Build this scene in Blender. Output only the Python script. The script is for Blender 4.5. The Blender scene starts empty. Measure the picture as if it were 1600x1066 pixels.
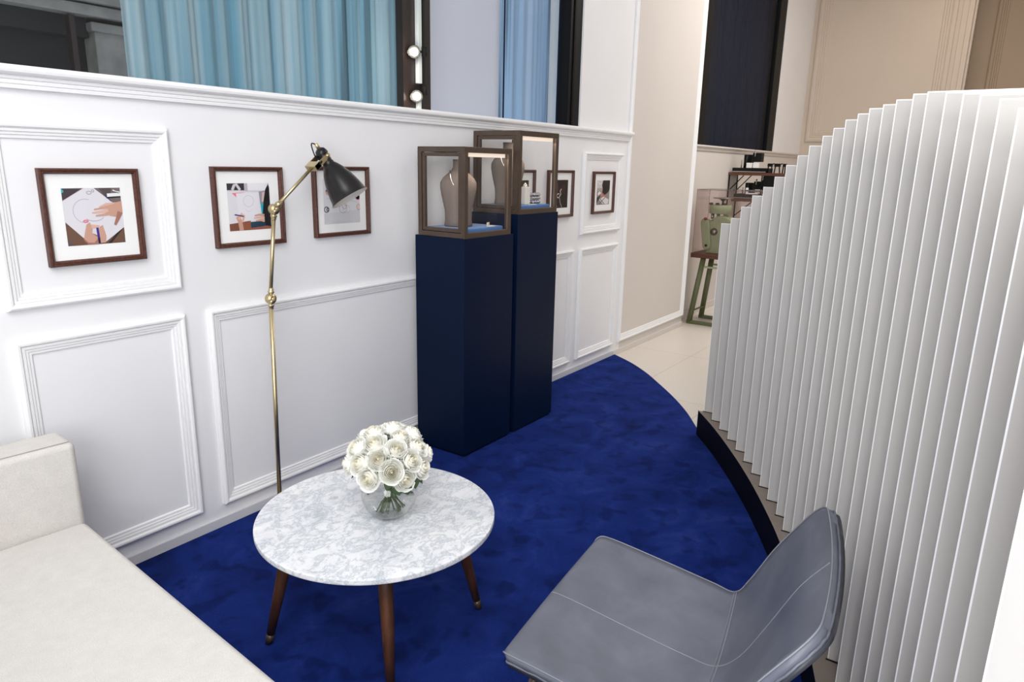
import bpy, bmesh, math, random
from mathutils import Vector, Matrix
S = bpy.context.scene
COL = S.collection
random.seed(7)

# ------------------------------------------------------------------ camera, world, light, exposure
YAW, PITCH, ROLL = math.radians(54.915), math.radians(14.175), math.radians(1.208)
fw = Vector((math.sin(YAW)*math.cos(PITCH), math.cos(YAW)*math.cos(PITCH), -math.sin(PITCH)))
rt = Vector((math.cos(YAW), -math.sin(YAW), 0)); up = rt.cross(fw)
rt, up = rt*math.cos(ROLL)+up*math.sin(ROLL), -rt*math.sin(ROLL)+up*math.cos(ROLL)
cam = bpy.data.objects.new('camera', bpy.data.cameras.new('camera')); COL.objects.link(cam)
m = Matrix((rt, up, -fw)).transposed().to_4x4(); m.translation = Vector((0, 0, 1.6))
cam.matrix_world = m
cam.data.sensor_width = 36; cam.data.lens = 1093.36/1600*36; cam.data.clip_start = .02
S.camera = cam
S.cycles.transparent_max_bounces = 32

W = bpy.data.worlds.new('world'); S.world = W; W.use_nodes = True
W.node_tree.nodes['Background'].inputs[0].default_value = (.80, .89, 1, 1)
W.node_tree.nodes['Background'].inputs[1].default_value = 1.15
S.view_settings.view_transform = 'Standard'; S.view_settings.look = 'None'
S.view_settings.exposure = 0.0; S.view_settings.gamma = 1; S.view_settings.use_curve_mapping = False

def area(name, loc, target, sx, sy, power, color):
    l = bpy.data.lights.new(name, 'AREA'); l.shape = 'RECTANGLE'; l.size = sx; l.size_y = sy
    l.energy = power; l.color = color
    o = bpy.data.objects.new(name, l); COL.objects.link(o); o.location = loc
    o.rotation_euler = (Vector(target)-Vector(loc)).to_track_quat('-Z', 'Y').to_euler()
    return o
area('ceiling_softlight', (-.3, -.1, 4.25), (2.6, 1.0, .3), 2.8, 2.8, 172, (1, .985, .97))
area('left_softlight', (-2.05, -.7, 1.75), (3.0, .7, 1.0), 3.4, 2.8, 205, (.98, .99, 1))  # unseen light added from the left; no window stands in that wall
area('hall_downlight', (7.2, .9, 4.25), (7.4, .9, 0), 1.4, 1.3, 100, (1, .955, .91))
area('far_hall_downlight', (9.9, .8, 4.25), (10.6, .9, .5), 1.4, 1.4, 15, (1, .82, .66))

# ------------------------------------------------------------------ materials
def lin(c):
    return tuple(((v/255+.055)/1.055)**2.4 if v/255 > .04045 else v/255/12.92 for v in c)+(1,)
class N:
    def __init__(s, name):
        s.m = bpy.data.materials.new(name); s.m.use_nodes = True; s.t = s.m.node_tree
        s.b = s.t.nodes['Principled BSDF']; s.out = s.t.nodes['Material Output']
    def add(s, kind, **kw):
        n = s.t.nodes.new(kind)
        for k, v in kw.items():
            if k in n.inputs: n.inputs[k].default_value = v
            else: setattr(n, k, v)
        return n
    def link(s, a, b): s.t.links.new(a, b)
def noise(n, scale, detail=4, rough=.6, dist=0, stretch=None):
    tc = n.add('ShaderNodeTexCoord'); t = n.add('ShaderNodeTexNoise')
    t.inputs['Scale'].default_value = scale; t.inputs['Detail'].default_value = detail
    t.inputs['Roughness'].default_value = rough; t.inputs['Distortion'].default_value = dist
    if stretch:
        mp = n.add('ShaderNodeMapping'); mp.inputs['Scale'].default_value = stretch
        n.link(tc.outputs['Object'], mp.inputs['Vector']); n.link(mp.outputs[0], t.inputs['Vector'])
    else: n.link(tc.outputs['Object'], t.inputs['Vector'])
    return t
def ramp(n, src, stops):
    r = n.add('ShaderNodeValToRGB'); e = r.color_ramp.elements
    while len(e) < len(stops): e.new(.5)
    for i, (p, c) in enumerate(stops): e[i].position = p; e[i].color = c
    n.link(src, r.inputs[0]); return r
def bump(n, src, strength, dist=.002):
    b = n.add('ShaderNodeBump'); b.inputs['Strength'].default_value = strength; b.inputs['Distance'].default_value = dist
    n.link(src, b.inputs['Height']); n.link(b.outputs[0], n.b.inputs['Normal'])
def mat(name, col, rough=.5, metal=0, var=0, scale=40, bstr=0, stretch=None, coat=0, sheen=0, spec=.5):
    n = N(name); c = lin(col); n.b.inputs['Base Color'].default_value = c
    n.b.inputs['Roughness'].default_value = rough; n.b.inputs['Metallic'].default_value = metal
    n.b.inputs['Coat Weight'].default_value = coat; n.b.inputs['Sheen Weight'].default_value = sheen
    n.b.inputs['Specular IOR Level'].default_value = spec
    if var or bstr:
        t = noise(n, scale, stretch=stretch)
        if var:
            k = lambda f: tuple(min(1, v*f) for v in c[:3])+(1,)
            r = ramp(n, t.outputs[0], [(.3, k(1-var)), (.7, k(1+var))]); n.link(r.outputs[0], n.b.inputs['Base Color'])
        if bstr: bump(n, t.outputs[0], bstr)
    return n.m
def pane(name, tint=(1, 1, 1, 1), rough=.0, ior=1.45, gain=1):
    n = N(name); tr = n.add('ShaderNodeBsdfTransparent'); tr.inputs[0].default_value = tint
    g = n.add('ShaderNodeBsdfGlossy'); g.inputs['Roughness'].default_value = rough
    # Schlick reflectance from |N.I|, the same from either side of the thin sheet
    ge = n.add('ShaderNodeNewGeometry'); dt = n.add('ShaderNodeVectorMath', operation='DOT_PRODUCT')
    n.link(ge.outputs['Normal'], dt.inputs[0]); n.link(ge.outputs['Incoming'], dt.inputs[1])
    ab = n.add('ShaderNodeMath', operation='ABSOLUTE'); n.link(dt.outputs['Value'], ab.inputs[0])
    om = n.add('ShaderNodeMath', operation='SUBTRACT'); om.inputs[0].default_value = 1; n.link(ab.outputs[0], om.inputs[1])
    pw = n.add('ShaderNodeMath', operation='POWER'); pw.inputs[1].default_value = 5; n.link(om.outputs[0], pw.inputs[0])
    f0 = ((ior-1)/(ior+1))**2
    fr = n.add('ShaderNodeMath', operation='MULTIPLY_ADD'); fr.inputs[1].default_value = (1-f0)*gain; fr.inputs[2].default_value = f0*gain
    n.link(pw.outputs[0], fr.inputs[0]); mx = n.add('ShaderNodeMixShader')
    n.link(fr.outputs[0], mx.inputs[0]); n.link(tr.outputs[0], mx.inputs[1]); n.link(g.outputs[0], mx.inputs[2])
    n.link(mx.outputs[0], n.out.inputs[0]); return n.m
def sheer(name, col, trans=.5, clear=.0, col2=None):
    n = N(name); c = lin(col)
    d = n.add('ShaderNodeBsdfDiffuse'); t = n.add('ShaderNodeBsdfTranslucent'); p = n.add('ShaderNodeBsdfTransparent')
    d.inputs[0].default_value = c; t.inputs[0].default_value = c
    m1 = n.add('ShaderNodeMixShader'); m1.inputs[0].default_value = trans
    m2 = n.add('ShaderNodeMixShader'); m2.inputs[0].default_value = clear
    n.link(d.outputs[0], m1.inputs[1]); n.link(t.outputs[0], m1.inputs[2])
    n.link(m1.outputs[0], m2.inputs[1]); n.link(p.outputs[0], m2.inputs[2]); n.link(m2.outputs[0], n.out.inputs[0])
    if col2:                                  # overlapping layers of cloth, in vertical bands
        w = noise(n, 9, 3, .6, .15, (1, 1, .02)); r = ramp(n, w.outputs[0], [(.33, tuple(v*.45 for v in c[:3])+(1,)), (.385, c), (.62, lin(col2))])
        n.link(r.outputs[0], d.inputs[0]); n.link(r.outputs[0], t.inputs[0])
    return n.m
def glow(name, col, strength):
    n = N(name); n.b.inputs['Base Color'].default_value = lin(col)
    n.b.inputs['Emission Color'].default_value = lin(col); n.b.inputs['Emission Strength'].default_value = strength
    return n.m

M = {}
M['wall'] = mat('white_wall_paint', (240, 240, 242), .55, var=.012, scale=3)
M['trim'] = mat('white_trim_paint', (246, 246, 247), .4)
M['hall'] = mat('cream_wall_paint', (217, 210, 204), .6, var=.015, scale=2)
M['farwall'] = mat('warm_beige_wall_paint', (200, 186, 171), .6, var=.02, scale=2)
M['farshade'] = mat('shaded_beige_wall_paint', (166, 146, 124), .6, var=.02, scale=2)  # far wall beige darkened; the recess shade is put into the colour
M['ceiling'] = mat('ceiling_paint', (235, 235, 235), .7)
M['roomwall'] = mat('room_wall_paint', (238, 238, 239), .7)
M['base'] = mat('baseboard_paint', (214, 214, 218), .5)
def carpet():
    n = N('royal_blue_velvet_carpet')
    a = noise(n, 3.2, 5, .62, 1.2); f = noise(n, 420, 2, .7)
    r = ramp(n, a.outputs[0], [(.30, lin((13, 30, 88))), (.46, lin((18, 40, 110))), (.58, lin((24, 46, 120))), (.74, lin((38, 58, 132)))])
    r2 = ramp(n, f.outputs[0], [(.3, (.62, .62, .62, 1)), (.7, (1.25, 1.25, 1.25, 1))])
    ft = noise(n, 8.5, 2, .5, .25); r3 = ramp(n, ft.outputs[0], [(.36, (.5, .56, .62, 1)), (.45, (1, 1, 1, 1))])
    m0 = n.add('ShaderNodeMix', data_type='RGBA', blend_type='MULTIPLY'); m0.inputs['Factor'].default_value = .9
    n.link(r.outputs[0], m0.inputs[6]); n.link(r3.outputs[0], m0.inputs[7]); r = m0
    mx = n.add('ShaderNodeMix', data_type='RGBA', blend_type='MULTIPLY'); mx.inputs['Factor'].default_value = .8
    n.link(r.outputs[2], mx.inputs[6]); n.link(r2.outputs[0], mx.inputs[7]); n.link(mx.outputs[2], n.b.inputs['Base Color'])
    n.b.inputs['Roughness'].default_value = .95; n.b.inputs['Specular IOR Level'].default_value = .1
    n.b.inputs['Sheen Weight'].default_value = .12; n.b.inputs['Sheen Tint'].default_value = lin((70, 100, 200))
    bump(n, f.outputs[0], .5, .004); return n.m
M['carpet'] = carpet()
def tile():
    n = N('cream_stone_floor_tiles'); tc = n.add('ShaderNodeTexCoord')
    mp = n.add('ShaderNodeMapping'); mp.inputs['Location'].default_value = (.25, .88, 0)
    b = n.add('ShaderNodeTexBrick', offset=0.0)
    b.inputs['Scale'].default_value = 1; b.inputs['Brick Width'].default_value = 1.2; b.inputs['Row Height'].default_value = .6
    b.inputs['Mortar Size'].default_value = .002; b.inputs['Color1'].default_value = lin((226, 218, 208))
    b.inputs['Color2'].default_value = lin((222, 214, 204)); b.inputs['Mortar'].default_value = lin((180, 170, 160))
    n.link(tc.outputs['Object'], mp.inputs[0]); n.link(mp.outputs[0], b.inputs['Vector'])
    s = noise(n, 90, 3, .7); r = ramp(n, s.outputs[0], [(.35, (.93, .93, .93, 1)), (.6, (1.03, 1.03, 1.03, 1))])
    mx = n.add('ShaderNodeMix', data_type='RGBA', blend_type='MULTIPLY'); mx.inputs['Factor'].default_value = 1
    n.link(b.outputs[0], mx.inputs[6]); n.link(r.outputs[0], mx.inputs[7]); n.link(mx.outputs[2], n.b.inputs['Base Color'])
    n.b.inputs['Roughness'].default_value = .35; return n.m
M['tile'] = tile()
def marble():
    n = N('white_grey_veined_marble')
    a = noise(n, 13, 9, .72, .45, (1, 1.3, 1)); v = n.add('ShaderNodeMath', operation='SUBTRACT'); v.inputs[1].default_value = .5
    n.link(a.outputs[0], v.inputs[0]); ab = n.add('ShaderNodeMath', operation='ABSOLUTE'); n.link(v.outputs[0], ab.inputs[0])
    r = ramp(n, ab.outputs[0], [(0, lin((196, 201, 207))), (.018, lin((219, 223, 227))), (.055, lin((243, 243, 245)))])
    c = noise(n, 3.5, 7, .65, .6); r2 = ramp(n, c.outputs[0], [(.33, lin((218, 221, 226))), (.55, (1, 1, 1, 1))])
    w = n.add('ShaderNodeTexVoronoi', feature='DISTANCE_TO_EDGE'); w.inputs['Scale'].default_value = 9
    tc = n.add('ShaderNodeTexCoord'); d = noise(n, 5, 6, .7); dm = n.add('ShaderNodeMix', data_type='VECTOR'); dm.inputs[0].default_value = .35
    n.link(tc.outputs['Object'], dm.inputs[4]); n.link(d.outputs[1], dm.inputs[5]); n.link(dm.outputs[1], w.inputs['Vector'])
    r3 = ramp(n, w.outputs[0], [(0, lin((206, 209, 215))), (.03, (1, 1, 1, 1))])
    m1 = n.add('ShaderNodeMix', data_type='RGBA', blend_type='MULTIPLY'); m1.inputs['Factor'].default_value = .8
    m2 = n.add('ShaderNodeMix', data_type='RGBA', blend_type='MULTIPLY'); m2.inputs['Factor'].default_value = .45
    n.link(r.outputs[0], m1.inputs[6]); n.link(r2.outputs[0], m1.inputs[7])
    n.link(m1.outputs[2], m2.inputs[6]); n.link(r3.outputs[0], m2.inputs[7]); n.link(m2.outputs[2], n.b.inputs['Base Color'])
    n.b.inputs['Roughness'].default_value = .28; return n.m
M['marble'] = marble()
def wood(name, c1, c2, rough=.4, stretch=(1, 1, .08), scale=60):
    n = N(name); t = noise(n, scale, 4, .6, .4, stretch)
    r = ramp(n, t.outputs[0], [(.3, lin(c1)), (.7, lin(c2))]); n.link(r.outputs[0], n.b.inputs['Base Color'])
    n.b.inputs['Roughness'].default_value = rough; return n.m
M['walnut'] = wood('walnut_table_wood', (56, 30, 17), (94, 55, 31), .6)
M['framewood'] = wood('reddish_brown_frame_wood', (58, 30, 22), (96, 54, 40), .45, (1, 1, 1), 90)
M['board'] = wood('dark_brown_board_wood', (70, 38, 26), (104, 62, 44), .5, (1, .1, 1), 60)
def leather():
    n = N('slate_grey_leather')
    a = noise(n, 6, 6, .6, .3); f = noise(n, 260, 3, .6)
    r = ramp(n, a.outputs[0], [(.3, lin((94, 97, 109))), (.55, lin((108, 111, 123))), (.75, lin((120, 123, 135)))])
    n.link(r.outputs[0], n.b.inputs['Base Color']); n.b.inputs['Roughness'].default_value = .42
    bump(n, f.outputs[0], .12, .001); return n.m
M['leather'] = leather()
M['stitch'] = mat('pale_grey_stitching', (138, 140, 149), .7)
M['leatherdark'] = mat('dark_grey_leather_back', (58, 60, 68), .45)
def fabric():
    n = N('oatmeal_sofa_fabric'); f = noise(n, 380, 3, .7); a = noise(n, 28, 4, .6)
    r = ramp(n, f.outputs[0], [(.3, lin((204, 200, 195))), (.65, lin((226, 223, 218)))])
    r2 = ramp(n, a.outputs[0], [(.3, (.95, .95, .95, 1)), (.7, (1.02, 1.02, 1.02, 1))])
    mx = n.add('ShaderNodeMix', data_type='RGBA', blend_type='MULTIPLY'); mx.inputs['Factor'].default_value = 1
    n.link(r.outputs[0], mx.inputs[6]); n.link(r2.outputs[0], mx.inputs[7]); n.link(mx.outputs[2], n.b.inputs['Base Color'])
    n.b.inputs['Roughness'].default_value = .9; bump(n, f.outputs[0], .3, .002); return n.m
M['fabric'] = fabric()
M['seam'] = mat('sofa_seam_thread', (196, 190, 182), .9)
M['brass'] = mat('brushed_brass', (206, 190, 150), .36, 1, var=.06, scale=60, stretch=(1, 1, .1))
M['blackmetal'] = mat('satin_black_metal', (28, 26, 27), .33, .2)
M['black'] = mat('matte_black', (6, 6, 7), .55, spec=.25)
M['blackgloss'] = mat('black_lacquer', (4, 4, 5), .55, spec=.15)
M['navy'] = mat('navy_satin_paint', (4, 21, 48), .45, var=.02, scale=4, spec=.12)
M['bronze'] = mat('dark_bronze_metal', (92, 78, 68), .38, .55, var=.1, scale=30)
M['bronzelight'] = mat('bronze_bead_metal', (140, 124, 110), .35, .7)
M['velvet'] = mat('blue_display_cushion', (48, 104, 168), .9, var=.12, scale=60, sheen=.3)
M['bust'] = mat('taupe_linen_bust', (122, 109, 101), .75, var=.08, scale=160, bstr=.2)
M['silver'] = mat('polished_silver', (225, 225, 228), .18, 1)
M['whitesatin'] = mat('white_satin_display', (232, 228, 220), .4)
M['matboard'] = mat('white_mat_board', (250, 250, 249), .6)
M['card'] = mat('cream_card', (236, 226, 200), .7)
M['strip'] = glow('vitrine_light_strip', (236, 218, 200), .75)
M['pane'] = pane('clear_thin_glass', ior=1.35)
M['winpane'] = pane('window_glass', (.95, .97, .97, 1), ior=1.45, gain=.6)
M['coatedpane'] = pane('anti_reflective_glass', (.8, .85, .9, 1), ior=1.3, gain=.15)
M['acrylic'] = pane('clear_acrylic', (.93, .90, .90, 1), ior=1.35)
M['acrylicedge'] = mat('grey_acrylic_edge', (120, 108, 106), .3)
M['vaseglass'] = pane('vase_glass', (.996, .998, .997, 1), ior=1.5)
def water():
    n = N('vase_water'); n.b.inputs['Transmission Weight'].default_value = 1; n.b.inputs['IOR'].default_value = 1.33
    n.b.inputs['Roughness'].default_value = 0; n.b.inputs['Base Color'].default_value = (.97, .985, .975, 1); return n.m
M['water'] = pane('vase_water', (.985, .992, .985, 1), ior=1.33)
def rosem():
    n = N('cream_white_rose_petal'); c = lin((255, 255, 251))
    d = n.add('ShaderNodeBsdfDiffuse'); d.inputs[0].default_value = c; t = n.add('ShaderNodeBsdfTranslucent'); t.inputs[0].default_value = lin((255, 254, 245))
    tc = n.add('ShaderNodeTexCoord'); ln = n.add('ShaderNodeVectorMath', operation='LENGTH'); mp = n.add('ShaderNodeMapping'); mp.inputs['Scale'].default_value = (27, 27, 0)
    n.link(tc.outputs['Object'], mp.inputs[0]); n.link(mp.outputs[0], ln.inputs[0])      # petals turn cream towards the heart of the flower
    rc = ramp(n, ln.outputs['Value'], [(.05, lin((252, 246, 224))), (.75, c)]); n.link(rc.outputs[0], d.inputs[0])
    mx = n.add('ShaderNodeMixShader'); mx.inputs[0].default_value = .25
    n.link(d.outputs[0], mx.inputs[1]); n.link(t.outputs[0], mx.inputs[2]); n.link(mx.outputs[0], n.out.inputs[0])
    return n.m
M['rose'] = rosem()
M['leaf'] = mat('dark_green_rose_leaf', (52, 78, 40), .5, var=.25, scale=50)
M['stem'] = mat('green_rose_stem', (66, 84, 42), .55, var=.3, scale=80)
def fin():
    n = N('frosted_white_glass')
    d = n.add('ShaderNodeBsdfDiffuse'); d.inputs[0].default_value = lin((219, 216, 212))
    t = n.add('ShaderNodeBsdfTranslucent'); t.inputs[0].default_value = lin((219, 216, 212))
    g = n.add('ShaderNodeBsdfGlossy'); g.inputs['Roughness'].default_value = .5; g.inputs[0].default_value = (1, 1, 1, 1)
    p = n.add('ShaderNodeBsdfTransparent'); p.inputs[0].default_value = (.95, .97, .96, 1)
    m1 = n.add('ShaderNodeMixShader'); m1.inputs[0].default_value = .2
    m2 = n.add('ShaderNodeMixShader'); fr = n.add('ShaderNodeFresnel'); fr.inputs[0].default_value = 1.15
    m3 = n.add('ShaderNodeMixShader'); m3.inputs[0].default_value = .10
    n.link(d.outputs[0], m1.inputs[1]); n.link(t.outputs[0], m1.inputs[2])
    n.link(fr.outputs[0], m2.inputs[0]); n.link(m1.outputs[0], m2.inputs[1]); n.link(g.outputs[0], m2.inputs[2])
    n.link(m2.outputs[0], m3.inputs[1]); n.link(p.outputs[0], m3.inputs[2]); n.link(m3.outputs[0], n.out.inputs[0])
    return n.m
M['fin'] = fin()
M['finedge'] = mat('polished_glass_edge', (255, 255, 255), .25)
M['basetop'] = mat('brushed_taupe_metal_top', (150, 136, 126), .4, .3, var=.05, scale=20)
M['machine'] = mat('pale_green_enamel', (158, 172, 134), .38, var=.04, scale=14)
M['machinedark'] = mat('olive_green_paint', (100, 105, 72), .45, var=.08, scale=18)
M['steel'] = mat('bare_steel', (176, 172, 166), .3, 1)
M['red'] = mat('red_knob', (150, 52, 32), .4)
M['white'] = mat('white_plastic', (240, 240, 238), .4)
M['column'] = mat('dark_brown_column_cladding', (40, 26, 24), .3)
M['bulb'] = glow('spotlight_bulb', (255, 240, 218), 12)
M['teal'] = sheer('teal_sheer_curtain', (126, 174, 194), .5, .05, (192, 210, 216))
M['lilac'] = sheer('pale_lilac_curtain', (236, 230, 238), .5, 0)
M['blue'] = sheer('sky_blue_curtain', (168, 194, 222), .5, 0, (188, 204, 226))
M['navycurtain'] = mat('midnight_blue_curtain', (4, 11, 38), .8)
M['plum'] = mat('dusky_plum_curtain', (20, 15, 30), .8)
M['facade'] = mat('dark_street_facade', (9, 8, 10), .7, var=.3, scale=3)
M['stone'] = mat('grey_weathered_stone', (126, 122, 118), .8, var=.25, scale=6)
M['darkred'] = mat('dark_maroon_shutter', (46, 16, 18), .6)
_art = {}
def art(c):
    if c not in _art: _art[c] = mat('print_ink_%d' % len(_art), c, .45)
    return _art[c]

# ------------------------------------------------------------------ geometry helpers
class MB:
    def __init__(s): s.v = []; s.f = []; s.mi = []; s.mats = []; s.sm = []
    def idx(s, m):
        if m not in s.mats: s.mats.append(m)
        return s.mats.index(m)
    def add(s, vs, fs, m, smooth=False):
        o = len(s.v); s.v += [tuple(v) for v in vs]; k = s.idx(m)
        for f in fs: s.f.append(tuple(i+o for i in f)); s.mi.append(k); s.sm.append(smooth)
        return s
    def box(s, x0, x1, y0, y1, z0, z1, m, rot=None, c=None):
        v = [(x, y, z) for x in (x0, x1) for y in (y0, y1) for z in (z0, z1)]
        if rot: c = Vector(c or ((x0+x1)/2, (y0+y1)/2, (z0+z1)/2)); v = [tuple(rot @ (Vector(p)-c)+c) for p in v]
        return s.add(v, [(0, 1, 3, 2), (4, 6, 7, 5), (0, 4, 5, 1), (2, 3, 7, 6), (0, 2, 6, 4), (1, 5, 7, 3)], m)
    def prism(s, pts, z0, z1, m, mtop=None):
        n = len(pts); v = [(x, y, z0) for x, y in pts]+[(x, y, z1) for x, y in pts]
        s.add(v, [(i, (i+1) % n, (i+1) % n+n, i+n) for i in range(n)], m)
        s.add(v, [tuple(range(n-1, -1, -1))], m); s.add(v, [tuple(range(n, 2*n))], mtop or m); return s
    def extr(s, pts, a, d, m):                       # polygon pts (3d) swept along vector d
        n = len(pts); d = Vector(d); v = [tuple(p) for p in pts]+[tuple(Vector(p)+d) for p in pts]
        return s.add(v, [(i, (i+1) % n, (i+1) % n+n, i+n) for i in range(n)]+[tuple(range(n-1, -1, -1)), tuple(range(n, 2*n))], m)
    def lathe(s, prof, m, o=(0, 0, 0), axis=(0, 0, 1), seg=32, smooth=True):
        q = Vector((0, 0, 1)).rotation_difference(Vector(axis).normalized()); o = Vector(o)
        vs = []; n = len(prof)
        for i in range(seg):
            a = 2*math.pi*i/seg
            for r, z in prof: vs.append(q @ Vector((r*math.cos(a), r*math.sin(a), z))+o)
        fs = []
        for i in range(seg):
            j = (i+1) % seg
            for k in range(n-1): fs.append((i*n+k, j*n+k, j*n+k+1, i*n+k+1))
        return s.add(vs, fs, m, smooth)
    def tube(s, pts, r, m, seg=10, cap=True, smooth=True):
        pts = [Vector(p) for p in pts]; n = len(pts); rs = r if isinstance(r, (list, tuple)) else [r]*n
        vs = []; prev = None
        for i, p in enumerate(pts):
            t = (pts[min(i+1, n-1)]-pts[max(i-1, 0)]).normalized()
            if prev is None:
                a = Vector((0, 0, 1)) if abs(t.z) < .9 else Vector((1, 0, 0)); u = t.cross(a).normalized()
            else: u = (prev-t*prev.dot(t)).normalized()
            prev = u; w = t.cross(u)
            for k in range(seg):
                a = 2*math.pi*k/seg; vs.append(p+(u*math.cos(a)+w*math.sin(a))*rs[i])
        fs = [(i*seg+k, i*seg+(k+1) % seg, (i+1)*seg+(k+1) % seg, (i+1)*seg+k) for i in range(n-1) for k in range(seg)]
        s.add(vs, fs, m, smooth)
        if cap: s.add(vs, [tuple(range(seg-1, -1, -1)), tuple(range((n-1)*seg, n*seg))], m)
        return s
    def build(s, name, parent=None, bevel=0, seg=2, label=None):
        me = bpy.data.meshes.new(name); off = Vector((0, 0, 0)); p = parent
        while p: off += p.location; p = p.parent
        me.from_pydata([tuple(Vector(v)-off) for v in s.v], [], s.f); me.update()
        for m_ in s.mats: me.materials.append(m_)
        for i, p_ in enumerate(me.polygons): p_.material_index = s.mi[i]; p_.use_smooth = s.sm[i]
        bm = bmesh.new(); bm.from_mesh(me); bmesh.ops.remove_doubles(bm, verts=bm.verts, dist=1e-6)
        bmesh.ops.recalc_face_normals(bm, faces=bm.faces); bm.to_mesh(me); bm.free()
        o = bpy.data.objects.new(name, me); COL.objects.link(o); o.parent = parent
        if bevel:
            b = o.modifiers.new('bevel', 'BEVEL'); b.width = bevel; b.segments = seg; b.limit_method = 'ANGLE'
        if label: o['label'] = label
        return o
def tag(o, label, cat, group=None):
    o['label'] = label; o['category'] = cat
    if group: o['group'] = group
    return o
def thing(name, label, cat, loc, group=None):
    o = bpy.data.objects.new(name, None); o.empty_display_size = .05; COL.objects.link(o); o.location = loc
    return tag(o, label, cat, group)
def struct(mb, name, bevel=0):
    o = mb.build(name, bevel=bevel); o['kind'] = 'structure'; return o
def vec(*a): return Vector(a)

WY = 2.664          # panelled wall plane
NY = 2.80           # niche wall plane
FX = 11.4           # far wall plane
CZ = .015           # top of carpet

# ------------------------------------------------------------------ shell
struct(MB().box(-2.3, 12.6, -3.6, 3.0, -.1, 0, M['tile']), 'floor')
struct(MB().box(-2.3, 12.6, -3.6, 3.0, 4.4, 4.5, M['ceiling']), 'ceiling')
wb = MB()
wb.box(-2.3, 5.43, WY, WY+.16, 0, 1.84, M['wall'])                # below the sill
wb.box(5.43, 6.855, WY, WY+.36, 0, 4.4, M['hall'])
wb.box(4.585, 5.43, WY, WY+.36, 1.84, 4.4, M['wall'])             # right of the window
wb.box(-2.3, 4.585, WY, WY+.16, 4.0, 4.4, M['wall'])
struct(wb, 'wall_back')
nb = MB()
nb.box(6.856, 12.6, NY, NY+.16, 0, 1.80, M['hall'])
nb.box(10.0, 12.6, NY, NY+.16, 1.80, 4.4, M['wall'])
nb.box(6.856, 10.0, NY, NY+.16, 4.1, 4.4, M['hall'])
struct(nb, 'wall_niche')
struct(MB().box(-2.3, -2.2, -3.6, 3.0, 0, 4.4, M['roomwall']), 'wall_left')
struct(MB().box(-2.2, 12.6, -3.6, -3.5, 0, 4.4, M['roomwall']), 'wall_front')
fwl = MB()
fwl.box(FX, 12.5, .84, NY, 0, 4.4, M['farwall'])
struct(fwl, 'wall_right')
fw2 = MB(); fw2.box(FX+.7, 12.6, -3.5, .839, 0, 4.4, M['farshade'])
struct(fw2, 'wall_recess')

# sills (chair-rail profile swept along X)
def rail(x0, x1, y, zt, h, out, m, name):
    prof = [(0, 0), (.35, 0), (.38, .14), (.34, .17), (.44, .21), (.45, .33), (.40, .36), (.52, .41), (.54, .52), (.50, .55),
            (.78, .60), (.95, .68), (1, .80), (.97, .92), (.86, .99), (0, 1)]
    pts0 = [(x0, y-a*out, zt-h+b*h) for a, b in prof]
    mb = MB(); mb.extr(pts0, 0, (x1-x0, 0, 0), m)
    return struct(mb, name)
tn = [0]
def trim_name():
    tn[0] += 1; return 'trim_%d' % tn[0]
rail(-2.2, 5.40, WY, 1.872, .07, .045, M['trim'], trim_name())
rail(6.86, 11.4, NY, 1.838, .055, .035, M['hall'], trim_name())

# panel mouldings: mitred profile around a rectangle
P1 = [(0, 0), (0, .014), (.003, .021), (.009, .025), (.016, .024), (.021, .018), (.0225, .0145), (.024, .0175), (.031, .0165),
      (.033, .0105), (.0345, .013), (.041, .012), (.043, .0065), (.0445, .0085), (.052, .0075), (.054, .003), (.055, 0)]
def moulding(a0, a1, z0, z1, plane, m, axis='y', k=1.0, hk=1.0):
    mb = MB(); rings = []
    for (u, h) in P1:
        u *= k; h *= hk
        c = [(a0+u, z0+u), (a1-u, z0+u), (a1-u, z1-u), (a0+u, z1-u)]
        rings.append([(a, plane-h, z) if axis == 'y' else (plane-h, a, z) for a, z in c])
    for i in range(len(rings)-1):
        for j in range(4):
            q = [rings[i][j], rings[i][(j+1) % 4], rings[i+1][(j+1) % 4], rings[i+1][j]]
            mb.add(q, [(0, 1, 2, 3)], m)
    return struct(mb, trim_name())
T = M['trim']
moulding(.884, 1.486, 1.094, 1.702, WY, T)
moulding(.884, 1.486, .116, .99, WY, T)
moulding(1.588, 4.553, .112, .99, WY, T)
moulding(4.655, 5.285, 1.094, 1.700, WY, T)
moulding(4.650, 5.275, .112, .988, WY, T)
moulding(.08, .784, 1.094, 1.702, WY, T)
moulding(.08, .784, .116, .99, WY, T)
moulding(5.385, 6.850, .112, 4.2, WY, T, k=1.1, hk=.9)
# far wall panels
moulding(1.02, 2.735, 2.01, 4.2, FX, M['farwall'], 'x', k=3.0, hk=1.3)
moulding(1.02, 2.735, .2, 1.80, FX, M['farwall'], 'x', k=2.0, hk=1.2)
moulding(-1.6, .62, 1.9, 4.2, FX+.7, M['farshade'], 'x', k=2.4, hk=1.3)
# vertical casing at the far corner
cs = MB(); cs.box(FX-.03, FX, .84, .90, 0, 4.4, M['farwall']); cs.box(FX-.015, FX, .90, .97, 0, 4.4, M['farwall'])
cs.box(FX+.02, FX+.10, .81, .84, 0, 4.4, M['farwall']); struct(cs, trim_name(), .004)
# baseboards
bb = MB(); bb.box(-2.2, 5.3, WY-.012, WY, 0, .055, M['base']); struct(bb, 'baseboard_back', .003)
bb = MB(); bb.box(5.3, 6.855, WY-.012, WY, 0, .05, M['hall']); struct(bb, 'baseboard_pilaster', .003)
bb = MB(); bb.box(6.86, 11.4, NY-.012, NY, 0, .08, M['hall']); struct(bb, 'baseboard_niche', .003)

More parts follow.
